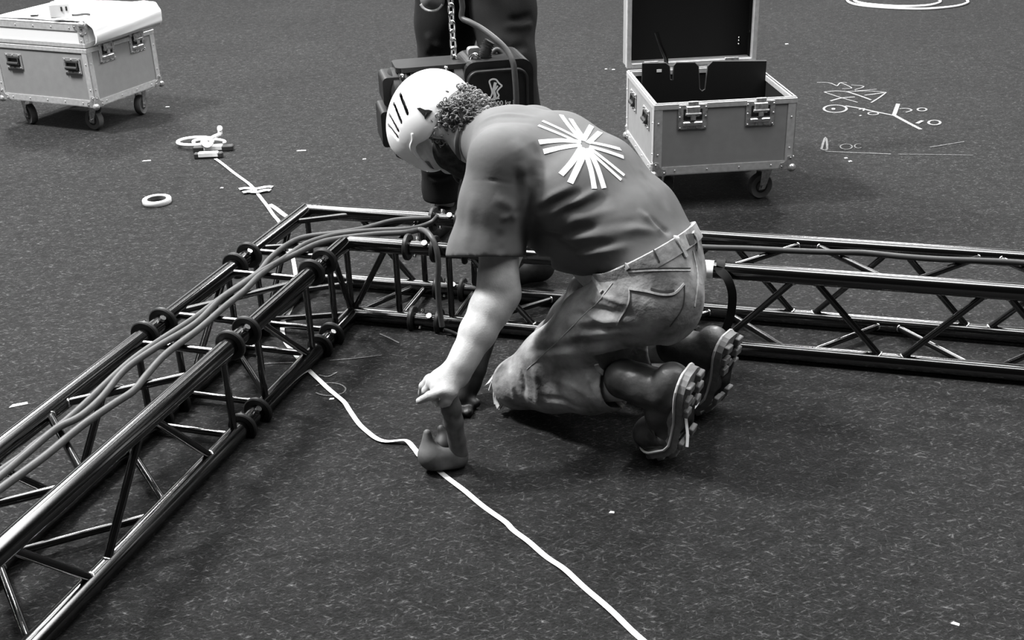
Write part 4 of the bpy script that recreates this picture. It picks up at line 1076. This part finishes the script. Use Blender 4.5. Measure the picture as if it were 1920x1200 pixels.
# roll of tape
c = atz(295, 381, 0); o = bpy.data.objects.new('x', None)
roll = thing('tape_roll', 'white roll of adhesive tape lying flat on the carpet at left', 'tape roll', c)
bm = bmesh.new(); n = 40
prof = [(.040, .001), (.056, .001), (.058, .004), (.058, .018), (.056, .021), (.042, .021), (.040, .018)]
rings = [[bm.verts.new((r * math.cos(k * 2 * math.pi / n), r * math.sin(k * 2 * math.pi / n), z)) for k in range(n)] for r, z in prof]
for i in range(len(prof)):
    for k in range(n): bm.faces.new((rings[i][k], rings[i][(k + 1) % n], rings[(i + 1) % len(prof)][(k + 1) % n], rings[(i + 1) % len(prof)][k]))
bmo('wound_tape', bm, M_TAPE, roll, True, 40)
bm = bmesh.new(); prof = [(.037, .002), (.0398, .002), (.0398, .019), (.037, .019)]
rings = [[bm.verts.new((r * math.cos(k * 2 * math.pi / n), r * math.sin(k * 2 * math.pi / n), z)) for k in range(n)] for r, z in prof]
for i in range(4):
    for k in range(n): bm.faces.new((rings[i][k], rings[i][(k + 1) % n], rings[(i + 1) % 4][(k + 1) % n], rings[(i + 1) % 4][k]))
bmo('core', bm, mat('cardboard_core', .10, .8), roll, True, 40)
# scraps
for x, y, L, w, a, l in ((565, 283, .045, .012, 0, 'small white paper scrap on the carpet right of the tape reel'), (35, 760, .05, .014, .35, 'white tape scrap beside the left truss at the left edge'),
    (1475, 83, .022, .014, .5, 'tiny white scrap on the carpet right of the raised case lid'), (1136, 130, .014, .010, 0, 'tiny white fleck left of the open case'), (1150, 131, .018, .010, 0, 'tiny white fleck just left of the open case rear edge'),
    (1586, 297, .014, .012, 0, 'left one of two white dots below the chalk line'), (1594, 303, .016, .012, .3, 'right one of two white dots below the chalk line'), (1791, 1171, .016, .008, -.6, 'white fleck on the carpet at the lower right'),
    (1147, 962, .012, .008, -.3, 'white fleck on the bare carpet below the kneeling worker\'s boot'), (314, 201, .022, .010, 0, 'white fleck on the carpet right of the closed case wheels'), (683, 299, .016, .010, .2, 'white fleck on the carpet left of the helmet'), (416, 353, .014, .010, 0, 'white fleck left of the crossed tape strips'), (275, 302, .04, .010, .1, 'faint white thread on the carpet above the tape roll'), (622, 749, .014, .008, .1, 'white fleck beside the measuring tape near the truss')):
    c = atz(x, y, 0); bm = bmesh.new(); bm_prism(bm, [(-L / 2, -w / 2), (L / 2, -w * .35), (L * .45, w / 2), (-L * .3, w * .55)], .002, Matrix.Rotation(a, 4, 'Z')); o = bmo('paper_scrap', bm, M_WHITE); o.location = (c.x, c.y, .0005); tag(o, l, 'scrap', 'white scraps on the carpet')

# ------------------------------------------------------------------ chalk marks
def chalk(label, strokes, w=.012, m=M_CHALK, name='chalk_drawing'):
    bm = bmesh.new(); base = atz(*strokes[0][0], 0)
    for i, st in enumerate(strokes):
        ww = w
        if isinstance(st[-1], (int, float)): ww = st[-1]; st = st[:-1]
        pts = [atz(x, y, .0012 + .00006 * i) - V((base.x, base.y, 0)) for x, y in st]
        if len(pts) > 2: pts = smooth_path(pts, 4)
        bm_ribbon(bm, pts, ww * .62, .0008)
    o = bmo(name, bm, m); o.location = (base.x, base.y, 0); tag(o, label, 'chalk mark'); return o
def Z7(l): return [(1500 + p[0] / 3.75, p[1] / 3.75) if isinstance(p, tuple) else p for p in l]
def oval(cx, cy, rx, ry, n=16, a0=0, a1=2 * math.pi): return [(cx + rx * math.cos(a0 + (a1 - a0) * k / n), cy + ry * math.sin(a0 + (a1 - a0) * k / n)) for k in range(n + 1)]
chalk('white chalk sketch of a braced truss on the carpet right of the open case', [Z7(l) for l in (
 [(170, 648), (250, 640), (330, 645), .016], [(170, 648), (230, 668), (300, 690), (405, 720)], [(215, 710), (290, 690), (385, 682), .02], [(330, 645), (410, 670), (500, 703), .02], [(330, 645), (480, 640), (605, 650), .014], [(455, 670), (520, 662), (590, 652), .018], [(605, 650), (560, 685), (500, 722), .014],
 [(120, 580), (200, 582), (262, 605), .012], [(262, 605), (285, 582), (330, 582)], [(285, 582), (330, 600), (362, 620), (295, 625)], [(360, 598), (450, 608), (385, 632)], [(385, 640), (460, 635), (540, 628)])], .011)
chalk('chalk arrow with a ringed dot and numbers beside the case at the right', [Z7(l) for l in (
 oval(248, 765, 80, 26) + [.018], oval(235, 766, 8, 5, 8) + [.014], [(320, 745), (420, 762), (540, 788), (660, 812), .022], [(660, 812), (690, 730), .032], [(665, 812), (750, 858), (850, 910), .03],
 [(415, 772), (450, 762), (445, 780)], [(418, 812), (432, 814), .03], oval(515, 798, 36, 10, 12) + [.012], [(700, 765), (750, 762), (785, 775), (745, 790), .014], oval(858, 770, 32, 11, 12) + [.014], [(822, 868), (862, 848), .028], oval(945, 862, 42, 16, 12) + [.018])], .014)
chalk('long faint chalk base line with letters under the chalk arrow', [Z7(l) for l in (
 [(150, 1050), (180, 965), (190, 1050), (152, 1050), .016], [(178, 1064), (300, 1070), (450, 1076), (640, 1084), .014], [(690, 1085), (900, 1086), (1220, 1092), .008], oval(325, 1032, 42, 18, 12) + [.010], oval(412, 1028, 28, 15, 9, .8, 5.4) + [.010], [(915, 1035), (1040, 1015), (1155, 996), .012])], .012, mat('worn_chalk', .15, .95, 0, .1, noise=.5, nscale=200))
chalk('faint chalk ring on the carpet beside the measuring tape near the left truss', [oval(618, 730, 30, 12, 18, -2.6, 2.6), [(598, 703), (615, 706), (632, 698)]], .007, M_CHALKF)
chalk('faint curved chalk line crossing under the left truss', [[(482, 684), (515, 681), (552, 680)], [(618, 676), (665, 672), (716, 666)], ], .006, M_CHALKF)
chalk('short faint chalk dash inside the truss corner', [[(712, 626), (730, 634), (748, 643)]], .008, M_CHALKF)
# white cord coiled on the floor, top right
pts = []
for px_ in ((1587, -2), (1592, 4), (1608, 9), (1640, 13), (1690, 16), (1740, 16.5), (1790, 12), (1812, 6), (1814, 1), (1800, -8), (1760, -16), (1700, -19), (1640, -16), (1610, -9), (1601, -1), (1612, 5), (1640, 9), (1690, 12), (1735, 10.5), (1758, 6), (1763, 1), (1750, -5)):
    pts.append(atz(*px_, .008))
o = sweep('cord_coil', smooth_path(pts, 6), .0085, M_WHITE, None, 8); local(o, (pts[4].x, pts[4].y, 0)); tag(o, 'white cord lying in loops on the carpet at the top right', 'cord')

# ------------------------------------------------------------------ cables on the truss
def cable(name, label, pts, r, m, cat='cable', group=None):
    o = sweep(name, smooth_path(pts, 6), r, m, None, 10); local(o, (pts[len(pts) // 2].x, pts[len(pts) // 2].y, 0)); tag(o, label, cat, group); return o
def cz(l, z): return [atz(x, y, z if len(p) < 1 else p[0]) for x, y, *p in l]
zc = TO.z + RB + .0085
G = 'grey cables along the left truss'
ext = lambda l, z: l
c1 = [(808, 409), (742, 413), (680, 429), (630, 437), (570, 445), (535, 461), (505, 486), (487, 508), (455, 531), (418, 556), (362, 598), (300, 638), (250, 673), (207, 711), (155, 761), (110, 800), (62, 836), (40, 856), (0, 884), (-80, 945), (-200, 1040)]
c2 = [(822, 405), (806, 419), (770, 429), (705, 432), (642, 438), (605, 446), (570, 459), (530, 486), (492, 508), (450, 536), (412, 562), (366, 607), (300, 647), (249, 681), (222, 706), (190, 746), (150, 781), (105, 804), (50, 850), (0, 893), (-80, 960), (-200, 1055)]
c3 = [(790, 431), (760, 436), (705, 439), (630, 448), (592, 458), (555, 476), (520, 493), (487, 516), (458, 545), (418, 578), (372, 618), (312, 663), (275, 703), (250, 733), (212, 758), (150, 801), (82, 857), (0, 917), (-80, 980), (-200, 1075)]
cable('power_cable', 'uppermost of three grey cables lying along the left truss', cz(c1, zc), .0085, M_CABLE, group=G)
cable('power_cable', 'middle one of three grey cables lying along the left truss', [atz(*c2[0], .31)] + cz(c2[1:], zc + .003), .0085, M_CABLE, group=G)
yn = cp('R', 'nt', .53).y
hang = [aty(829, 612, yn - .05), aty(823, 570, yn - .045), aty(821, 530, yn - .045), aty(822, 492, yn - .045), aty(817, 462, yn - .037), aty(806, 441, yn - .005)]
cable('power_cable', 'grey cable that drops over the truss corner in a loop to the floor', hang + cz(c3, zc + .001), .0088, M_CABLE, group=G)
f0 = atz(872, 632, .01)
cable('thin_lead', 'thin dark lead running from the corner truss to the worker\'s glove', [atz(832, 618, .02), atz(845, 622, .012), atz(862, 628, .01), atz(892, 634, .01)], .006, M_CABLE2)
c4 = [(860, 428), (1000, 440), (1150, 452), (1310, 463), (1400, 466), (1480, 470), (1560, 473), (1620, 474), (1690, 481), (1760, 486), (1840, 489), (1920, 493), (2050, 505), (2300, 525)]
cable('power_cable', 'dark cable lying along the top of the right truss', cz(c4, zc), .0085, M_CABLE2)
# strap and tape mark on the right truss
P0 = cp('R', 'nt', 1.378)
bm = bmesh.new(); s_ = NU
def RS(a, r=.0265): return P0 + (NU * math.cos(a) + V((0, 0, 1)) * math.sin(a)) * r
pts = [RS(a) for a in np.linspace(math.pi * 1.1, .35, 12)]
ups = [(p - P0).normalized() for p in pts]
for q, n in ((aty(1364, 522, P0.y - .045), NU), (aty(1373, 550, P0.y - .05), NU), (aty(1371, 585, P0.y - .045), NU), (aty(1363, 612, P0.y - .04), NU), (aty(1357, 628, P0.y - .035), NU)): pts.append(q); ups.append(V(n))
pts2 = smooth_path(pts[10:], 5); ups2 = smooth_path(ups[10:], 5); pts = pts[:10] + pts2; ups = [u.normalized() for u in ups[:10] + ups2]
o = ribbon('strap', pts, .024, .003, M_STRAP, None, ups); local(o, P0); tag(o, 'black webbing strap hanging from the near top tube of the right truss', 'strap')
bm = bmesh.new(); A = cp('R', 'nt', 1.318); B = cp('R', 'nt', 1.358); bm_tube(bm, A, B, RC + .0012, 24); o = bmo('tape_band', bm, M_TAPE, None, True, 40); local(o, A); tag(o, 'white tape band wrapped round the truss tube beside the strap', 'tape')
# small white clip box on the closed case
cb_ = atz(115, 26, zl + .03)
M_CLEAR = mat('milky_plastic', .75, .3, 0, .5)
mwo = Matrix.Translation(cL.location) @ Matrix.Rotation(1.151, 4, 'Z')
bx = thing('plastic_box', 'small milky plastic box standing on the white sheet of the closed case', 'box', atz(116, 34, zl + .02))
M = Matrix.Rotation(1.151 - .9, 4, 'Z')
bm = bmesh.new(); bm_box(bm, (-.05, -.02, .004), (.05, .02, .072), .006, M); bmo('shell', bm, M_CLEAR, bx)
for x in (.004, .026):
    bm = bmesh.new(); bm_box(bm, (x, -.0225, .036), (x + .008, -.0195, .056), .0005, M); bmo('socket', bm, M_RUBBER, bx)
bm = bmesh.new(); bm_sweep(bm, smooth_path([M @ V((.05, -.01, .012)), M @ V((.08, -.015, .012)), M @ V((.11, -.03, .016)), M @ V((.13, -.02, .010))], 5), .006, 8); bmo('lead', bm, M_CABLE, bx, True)
tl = box('snap_hook', (-.02, -.006, 0), (.02, .006, .012), M_CDARK, None, .003); tl.location = atz(65, 31, zl + .016); tag(tl, 'small dark hook lying on the white sheet at the upper left', 'hook')
# ------------------------------------------------------------------ chain hoist over the corner
HC = aty(862, 205, 3.42); yaw = .20
hx = V((math.cos(yaw), math.sin(yaw), 0)); hy = V((-math.sin(yaw), math.cos(yaw), 0)); hz = V((0, 0, 1))
M_HOIST = mat('black_hoist_casting', .007, .5, 0, .3, noise=.4, nscale=40)
M_HOIST2 = mat('dark_grey_hoist_body', .018, .45, 0, .35, noise=.2, nscale=30)
hoist = thing('chain_hoist', 'black chain hoist marked 1000 kg hanging on its chain behind the helmet', 'chain hoist', (HC.x, HC.y, 0), yaw)
HMW = Matrix.Translation((HC.x, HC.y, 0)) @ Matrix.Rotation(yaw, 4, 'Z')
z0 = HC.z
def HL(px_, py_, dy=0.0):
    """local hoist coordinates of a photo pixel on the plane y = dy"""
    o = HMW.inverted() @ CAMP; d = HMW.inverted().to_3x3() @ ray(px_, py_); return o + d * ((dy - o.y) / d.y)
tr = HL(985, 122, -.10); tl_ = HL(872, 137, -.10); ll = HL(722, 150, -.09)
zt_ = (tr.z + tl_.z) / 2 + .024
xr0, xr1 = tl_.x - .002, HL(1000, 150, -.10).x; zb = zt_ - .27
def rrect(x0, x1, y0, y1, r, n=6):
    out = []
    for cx, cy, a in ((x1 - r, y1 - r, 0), (x0 + r, y1 - r, 90), (x0 + r, y0 + r, 180), (x1 - r, y0 + r, 270)):
        for k in range(n + 1): t = math.radians(a + 90 * k / n); out.append((cx + r * math.cos(t), cy + r * math.sin(t)))
    return out
MX = Matrix.Rotation(math.pi / 2, 4, 'X')     # outline XY -> XZ, extruded towards -Y
prism('gear_housing', rrect(xr0, xr1, zb, zt_, .035), .17, M_HOIST, hoist, Matrix.Translation((0, .07, 0)) @ MX)
prism('front_cover', rrect(xr0 + .004, xr1 - .02, zb + .012, zt_ - .022, .032), .012, M_HOIST, hoist, Matrix.Translation((0, -.10, 0)) @ MX)
bm = bmesh.new(); ol = rrect(xr0 + .008, xr1 - .022, zb + .016, zt_ - .026, .03)
bm_sweep(bm, [V((x, -.114, y)) for x, y in ol], .0045, 8, True); bmo('cover_rim', bm, M_HOIST2, hoist, True)
# motor on the left
xm0, xm1 = ll.x + .015, xr0
mc = zt_ - .115
bm = bmesh.new(); Mm = Matrix.Translation((xm0, -.02, mc)) @ Matrix.Rotation(math.pi / 2, 4, 'Y')
bm_lathe(bm, [(.085, 0), (.098, .01), (.098, xm1 - xm0 - .03), (.105, xm1 - xm0 - .025), (.105, xm1 - xm0)], 40, Mm); bmo('motor_housing', bm, M_HOIST2, hoist, True, 40)
for k in range(9):
    bm = bmesh.new(); x = xm0 + .03 + k * (xm1 - xm0 - .08) / 8
    bm_lathe(bm, [(.097, -.003), (.103, -.003), (.103, .003), (.097, .003)], 40, Matrix.Translation((x, -.02, mc)) @ Matrix.Rotation(math.pi / 2, 4, 'Y')); bmo('cooling_fin', bm, M_HOIST2, hoist, True, 40)
prism('end_box', rrect(xm0 - .035, xm0 + .03, mc - .115, mc - .01, .012), .14, M_HOIST, hoist, Matrix.Translation((0, .05, 0)) @ MX)
prism('end_box', rrect(xm0 - .022, xm0 + .05, mc + .0, mc + .085, .015), .12, M_HOIST, hoist, Matrix.Translation((0, .04, 0)) @ MX)
for x, z in ((xm0 - .012, mc - .03), (xm0 + .035, mc + .088), (xm0 + .03, mc + .05), (xm1 - .05, mc + .10)):
    bm = bmesh.new(); bm_ball(bm, (x, -.085, z), .008, 8); bmo('bolt', bm, M_STEEL, hoist, True)
prism('top_plate', rrect(xm0 + .02, xr0 + .02, -.07, .05, .02), .014, M_HOIST2, hoist, Matrix.Translation((0, 0, zt_ - .022)))
# emblem: small white figure, traced on the cover
bm = bmesh.new()
def FZ(l): return [(680 + x / 4.8, y / 4.8 - 6) for x, y in l]
for st, w in ((FZ([(1150, 905), (1165, 860), (1150, 800), (1140, 760), (1165, 742), (1200, 745), (1225, 775), (1255, 800)]), .0045), (FZ([(1255, 800), (1225, 830), (1210, 855), (1225, 890), (1200, 920)]), .0045), (FZ([(1195, 770), (1185, 810), (1180, 850), (1190, 890), (1180, 930)]), .0085), (FZ([(1215, 800), (1200, 825), (1180, 850)]), .0045), (FZ([(1160, 925), (1185, 910), (1230, 915)]), .004)):
    pts = [HL(x, y, -.1155) for x, y in st]; bm_ribbon(bm, smooth_path(pts, 4), w, .001, [V((0, -1, 0))] * ((len(pts) - 1) * 4 + 1))
bmo('emblem', bm, M_WHITE, hoist)
# lettering
fc_ = bpy.data.curves.new('load_text', 'FONT'); fc_.body = '1000 kg 8'; fc_.size = .030; fc_.extrude = .0006
fo = bpy.data.objects.new('load_text', fc_); COL.objects.link(fo); bpy.context.view_layer.update()
me = bpy.data.meshes.new_from_object(fo.evaluated_get(bpy.context.evaluated_depsgraph_get())); bpy.data.objects.remove(fo)
p0 = HL(919, 199, -.1155); p1 = HL(967, 191, -.1155)
w_ = max(v.co.x for v in me.vertices); sc = (p1.x - p0.x) / w_
me.transform(Matrix.Translation((p0.x, -.1158, p0.z)) @ Matrix.Rotation(math.pi / 2, 4, 'X') @ Matrix.Scale(sc, 4)); me.materials.clear()
mo('load_text', me, M_WHITE, hoist)
# cable glands and loops on top
bm = bmesh.new(); P = smooth_path([HL(912, 122, -.05), HL(911, 106, -.05), HL(911, 92, -.05), HL(919, 77, -.05)], 8)
bm_sweep(bm, P, [.015 + .006 * (k % 2) - .0001 * k for k in range(len(P))], 12); bmo('ribbed_gland', bm, M_RUBBER, hoist, True)
bm = bmesh.new(); bm_sweep(bm, smooth_path([HL(881, 116, -.05), HL(884, 106, -.05), HL(892, 102, -.06), HL(897, 108, -.06)], 5), .006, 8); bmo('shackle', bm, M_STEEL, hoist, True)
prism('chain_guide', rrect(HL(878, 100, 0).x, HL(902, 100, 0).x, zt_ - .01, HL(890, 90, 0).z, .01), .03, mat('grey_guide', .2, .5), hoist, Matrix.Translation((0, .03, 0)) @ MX)
bm = bmesh.new(); bm_sweep(bm, smooth_path([HL(921, 118, -.01), HL(924, 100, -.01), HL(932, 93, -.01), HL(941, 104, -.01), HL(944, 122, -.01)], 6), .0075, 10); bmo('cable_loop', bm, M_CABLE, hoist, True)
# load hook and shackle below
hb = zb; hxp = xr0 + .0
bm = bmesh.new(); bm_tube(bm, (hxp, -.01, hb + .03), (hxp, -.01, hb - .02), .018, 16)
hk = [V((hxp + .028 * math.sin(a), -.01, hb - .05 - .028 + .034 * math.cos(a))) for a in np.linspace(-.2, 4.6, 24)]
bm_sweep(bm, hk, .010, 10); bmo('load_hook', bm, M_HOIST2, hoist, True, 50)
# lifting sling from the hook to the corner block
hkw = HMW @ V((hxp, -.01, hb - .075))
for i_, (w0, t) in enumerate((('ft', .56), ('nt', .62))):
    Pq = cp('R', w0, t); d = (Pq - hkw)
    loop = [hkw + V((0, 0, -.005)), hkw.lerp(Pq, .4) + V((.012, .012, 0)), Pq + V((.03, .0, .028)), Pq + V((.0, .03, 0)) * .95, Pq - V((0, 0, .032)), Pq - V((0.0, .031, 0)), Pq + V((-.004, -.012, .031)), hkw.lerp(Pq, .4) + V((-.012, -.012, 0)), hkw + V((0, 0, -.005))]
    o = sweep('sling', smooth_path(loop, 6), .010, M_STRAP, None, 8); local(o, (Pq.x, Pq.y, 0)); tag(o, ('black round sling from the hoist hook to the far tube of the corner', 'black round sling from the hoist hook to the near tube of the corner')[i_], 'sling')
# load chain: alternating links
chain = thing('load_chain', 'bright steel load chain rising from the black chain hoist', 'chain', (0, 0, 0))
cb0 = HMW @ HL(852, 122, .0); chain.location = (cb0.x, cb0.y, 0)
bm = bmesh.new(); R_, Lk, wr = .0085, .0075, .0036
loop = [V((R_ * math.cos(a), 0, Lk + R_ * math.sin(a))) for a in np.linspace(0, math.pi, 9)] + [V((R_ * math.cos(a), 0, -Lk + R_ * math.sin(a))) for a in np.linspace(math.pi, 2 * math.pi, 9)]
bm_sweep(bm, loop, wr, 8, True); lm = bpy.data.meshes.new('chain_link'); bmesh.ops.recalc_face_normals(bm, faces=bm.faces[:]); bm.to_mesh(lm); bm.free(); lm.polygons.foreach_set('use_smooth', [True] * len(lm.polygons)); lm.materials.append(M_STEEL)
pitch = 2 * (Lk + R_ - wr)
for k in range(58):
    o = mo('chain_link', lm, None, chain); o.location = (-.004 * k * pitch * 2, 0, cb0.z - .012 + k * pitch); o.rotation_euler = (0, 0, yaw + .75 + (math.pi / 2) * (k % 2))
# control cable hanging across the hoist
cable('control_cable', 'grey control cable arching down over the front of the hoist', [aty(861, -60, 3.40), aty(863, -20, 3.40), aty(867, 12, 3.40), aty(866, 33, 3.40), aty(882, 42, 3.38), aty(905, 55, 3.36), aty(930, 74, 3.33), aty(950, 94, 3.31), aty(962, 118, 3.29), aty(966, 150, 3.285), aty(968, 185, 3.285), aty(968, 225, 3.29)], .0085, M_CABLE)

# ------------------------------------------------------------------ standing worker behind the truss (legs in view)
SP = V((-.06, 3.98, 0))
st = thing('person', 'standing worker in dark trousers behind the chain hoist, cut off by the top edge', 'person', SP)
M_TROU = mat('dark_work_trousers', .014, .9, 0, .15, noise=.35, nscale=9, bump=.3, bscale=500)
M_JACK = mat('dark_work_jacket', .03, .85, 0, .15)
def SPX(x, y, Y): return tuple(aty(x, y, Y) - SP)
fL = atz(842, 424, 0) - SP; fR = atz(1015, 560, 0) - SP; fR = V((fR.x, 3.60 - SP.y, 0))
hipl = SPX(843, -70, 4.06); hipr = SPX(936, -70, 4.00); knl = SPX(832, 150, 4.03); knr = SPX(952, 118, 3.80)
al = SPX(829, 350, 4.12); ar = (fR.x, fR.y + .03, .13)
F = Field((-.40, -.62, 0), (.42, .45, 1.86), .0075)
F.chain([(vmix(hipl, hipr, .5), .13), (vadd(vmix(hipl, hipr, .5), (0, 0, .16)), .14), (vadd(vmix(hipl, hipr, .5), (0, .0, .48)), .15)], .05)
F.chain([(vadd(vmix(hipl, hipr, .5), (-.12, 0, .52)), .09), (vadd(vmix(hipl, hipr, .5), (.12, 0, .52)), .09)], .05)
nb_ = vadd(vmix(hipl, hipr, .5), (0, 0, .60)); F.chain([(nb_, .065), (vadd(nb_, (0, -.02, .10)), .055)], .03); F.ell(vadd(nb_, (0, -.04, .19)), (.075, .095, .115), None, .03); F.cone(vadd(nb_, (0, -.13, .18)), vadd(nb_, (0, -.145, .16)), .012, .016, .01)
for s in (-1, 1):
    sh = vadd(vmix(hipl, hipr, .5), (.19 * s, 0, .50)); el_ = vadd(sh, (.06 * s, .03, -.29)); wr_ = vadd(el_, (-.05 * s, -.22, .06))
    F.chain([(sh, .055), (el_, .042), (wr_, .03)], .02)
    pm_ = vadd(wr_, (-.01 * s, -.055, .02)); F.cone(wr_, pm_, .028, .03, .015)
    for k in range(4): F.chain([(pm_, .02), (vadd(pm_, ((-.03 + .02 * k), -.06, .0)), .010), (vadd(pm_, ((-.03 + .02 * k), -.075, -.035)), .008)], .006)
    F.chain([(pm_, .02), (vadd(pm_, (-.035 * s, -.045, -.01)), .010)], .006)
for hp, kk, aa, ff in ((hipl, knl, al, fL), (hipr, knr, ar, fR)):
    F.chain([(hp, .085), (kk, .06), (vmix(kk, aa, .4), .055), (aa, .04), ((ff[0], ff[1], .06), .04)], .03)
sdf_obj('body', F, M_SKIN, st, 1)
F = Field((-.40, -.62, .02), (.42, .45, 1.12), .006)
for hp, kk, aa, kx in ((hipl, knl, al, 0), (hipr, knr, ar, 1)):
    F.chain([(hp, .122), (vmix(hp, kk, .5), .105), (kk, .088), (vmix(kk, aa, .35), .080), (vmix(kk, aa, .8), .072), (aa, .070), (vadd(aa, (0, 0, -.08)), .072)], .03)
for aa, zc_ in ((al, .045), (ar, .02)): F.box((aa[0], aa[1], aa[2] - zc_ - .10), (.14, .14, .10), None, .002, 0, 's'); F.cone((aa[0], aa[1], aa[2] - zc_ - .02), (aa[0], aa[1], aa[2] - zc_ + .05), .062, .05, 0, 's')
F.chain([(hipl, .12), (hipr, .12)], .05); F.chain([(vadd(vmix(hipl, hipr, .5), (0, 0, .06)), .16), (vadd(vmix(hipl, hipr, .5), (0, 0, .14)), .16)], .05)
trz = sdf_obj('trousers', F, M_TROU, st, 2)
sts = Matrix.Translation(SP); ts_ = Surf(trz.data, sts)
folds(ts_, trz.data, [([(950, 38), (975, 36), (998, 28)], .012, -.012), ([(940, 52), (975, 50), (1000, 44)], .014, .008), ([(795, 110), (815, 100), (835, 104)], .014, -.010), ([(800, 130), (820, 122), (840, 128)], .014, .008), ([(800, 330), (825, 335), (858, 322)], .010, -.008), ([(930, 80), (960, 92), (990, 84)], .014, -.010), ([(800, 60), (810, 80), (830, 95)], .014, .008)])
F = Field((-.45, -.35, .85), (.45, .35, 1.6), .008)
mid = vmix(hipl, hipr, .5)
F.chain([(vadd(mid, (0, 0, .10)), .175), (vadd(mid, (0, 0, .30)), .175), (vadd(mid, (0, 0, .50)), .165)], .05); F.chain([(vadd(mid, (-.15, 0, .52)), .095), (vadd(mid, (.15, 0, .52)), .095)], .05)
for s in (-1, 1):
    sh = vadd(mid, (.19 * s, 0, .50)); el_ = vadd(sh, (.06 * s, .03, -.29)); F.chain([(sh, .075), (el_, .06)], .03)
sdf_obj('jacket', F, M_JACK, st, 2)
for ff, tw in ((fL, .35), (fR, 1.25)):
    F = Field(np.array(ff) - np.array((.18, .26, .0)), np.array(ff) + np.array((.18, .16, .24)), .0045)
    ff = np.array(ff); fd = np.array((-math.sin(tw), -math.cos(tw), 0))
    F.chain([(tuple(ff + (0, 0, .055)), .046), (tuple(ff + fd * .10 + (0, 0, .052)), .047), (tuple(ff + fd * .19 + (0, 0, .045)), .042)], .02)
    F.chain([(tuple(ff + (0, 0, .06)), .048), (tuple(ff + (0, .01, .17)), .055)], .02); F.half((0, 0, .004), (0, 0, -1))
    bt = sdf_obj('boot', F, M_GLOVE, st, 2)
# belt pouch
F = Field(np.array(SPX(812, 0, 3.86)) - .10, np.array(SPX(812, 0, 3.86)) + .12, .005)
F.ell(SPX(811, 2, 3.88), (.036, .03, .035), None, 0); F.cone(SPX(811, -4, 3.88), SPX(815, -50, 3.9), .036, .05, .02)
pch = sdf_obj('belt_pouch', F, mat('grey_pouch', .10, .7, noise=.5, nscale=25), st, 1)
bm = bmesh.new(); bm_sweep(bm, smooth_path([V(SPX(789, 8, 3.86)), V(SPX(796, 17, 3.855)), V(SPX(808, 21, 3.85)), V(SPX(820, 18, 3.855)), V(SPX(829, 8, 3.86))], 6), .005, 8); bmo('pouch_piping', bm, M_DENIMLT, st, True)
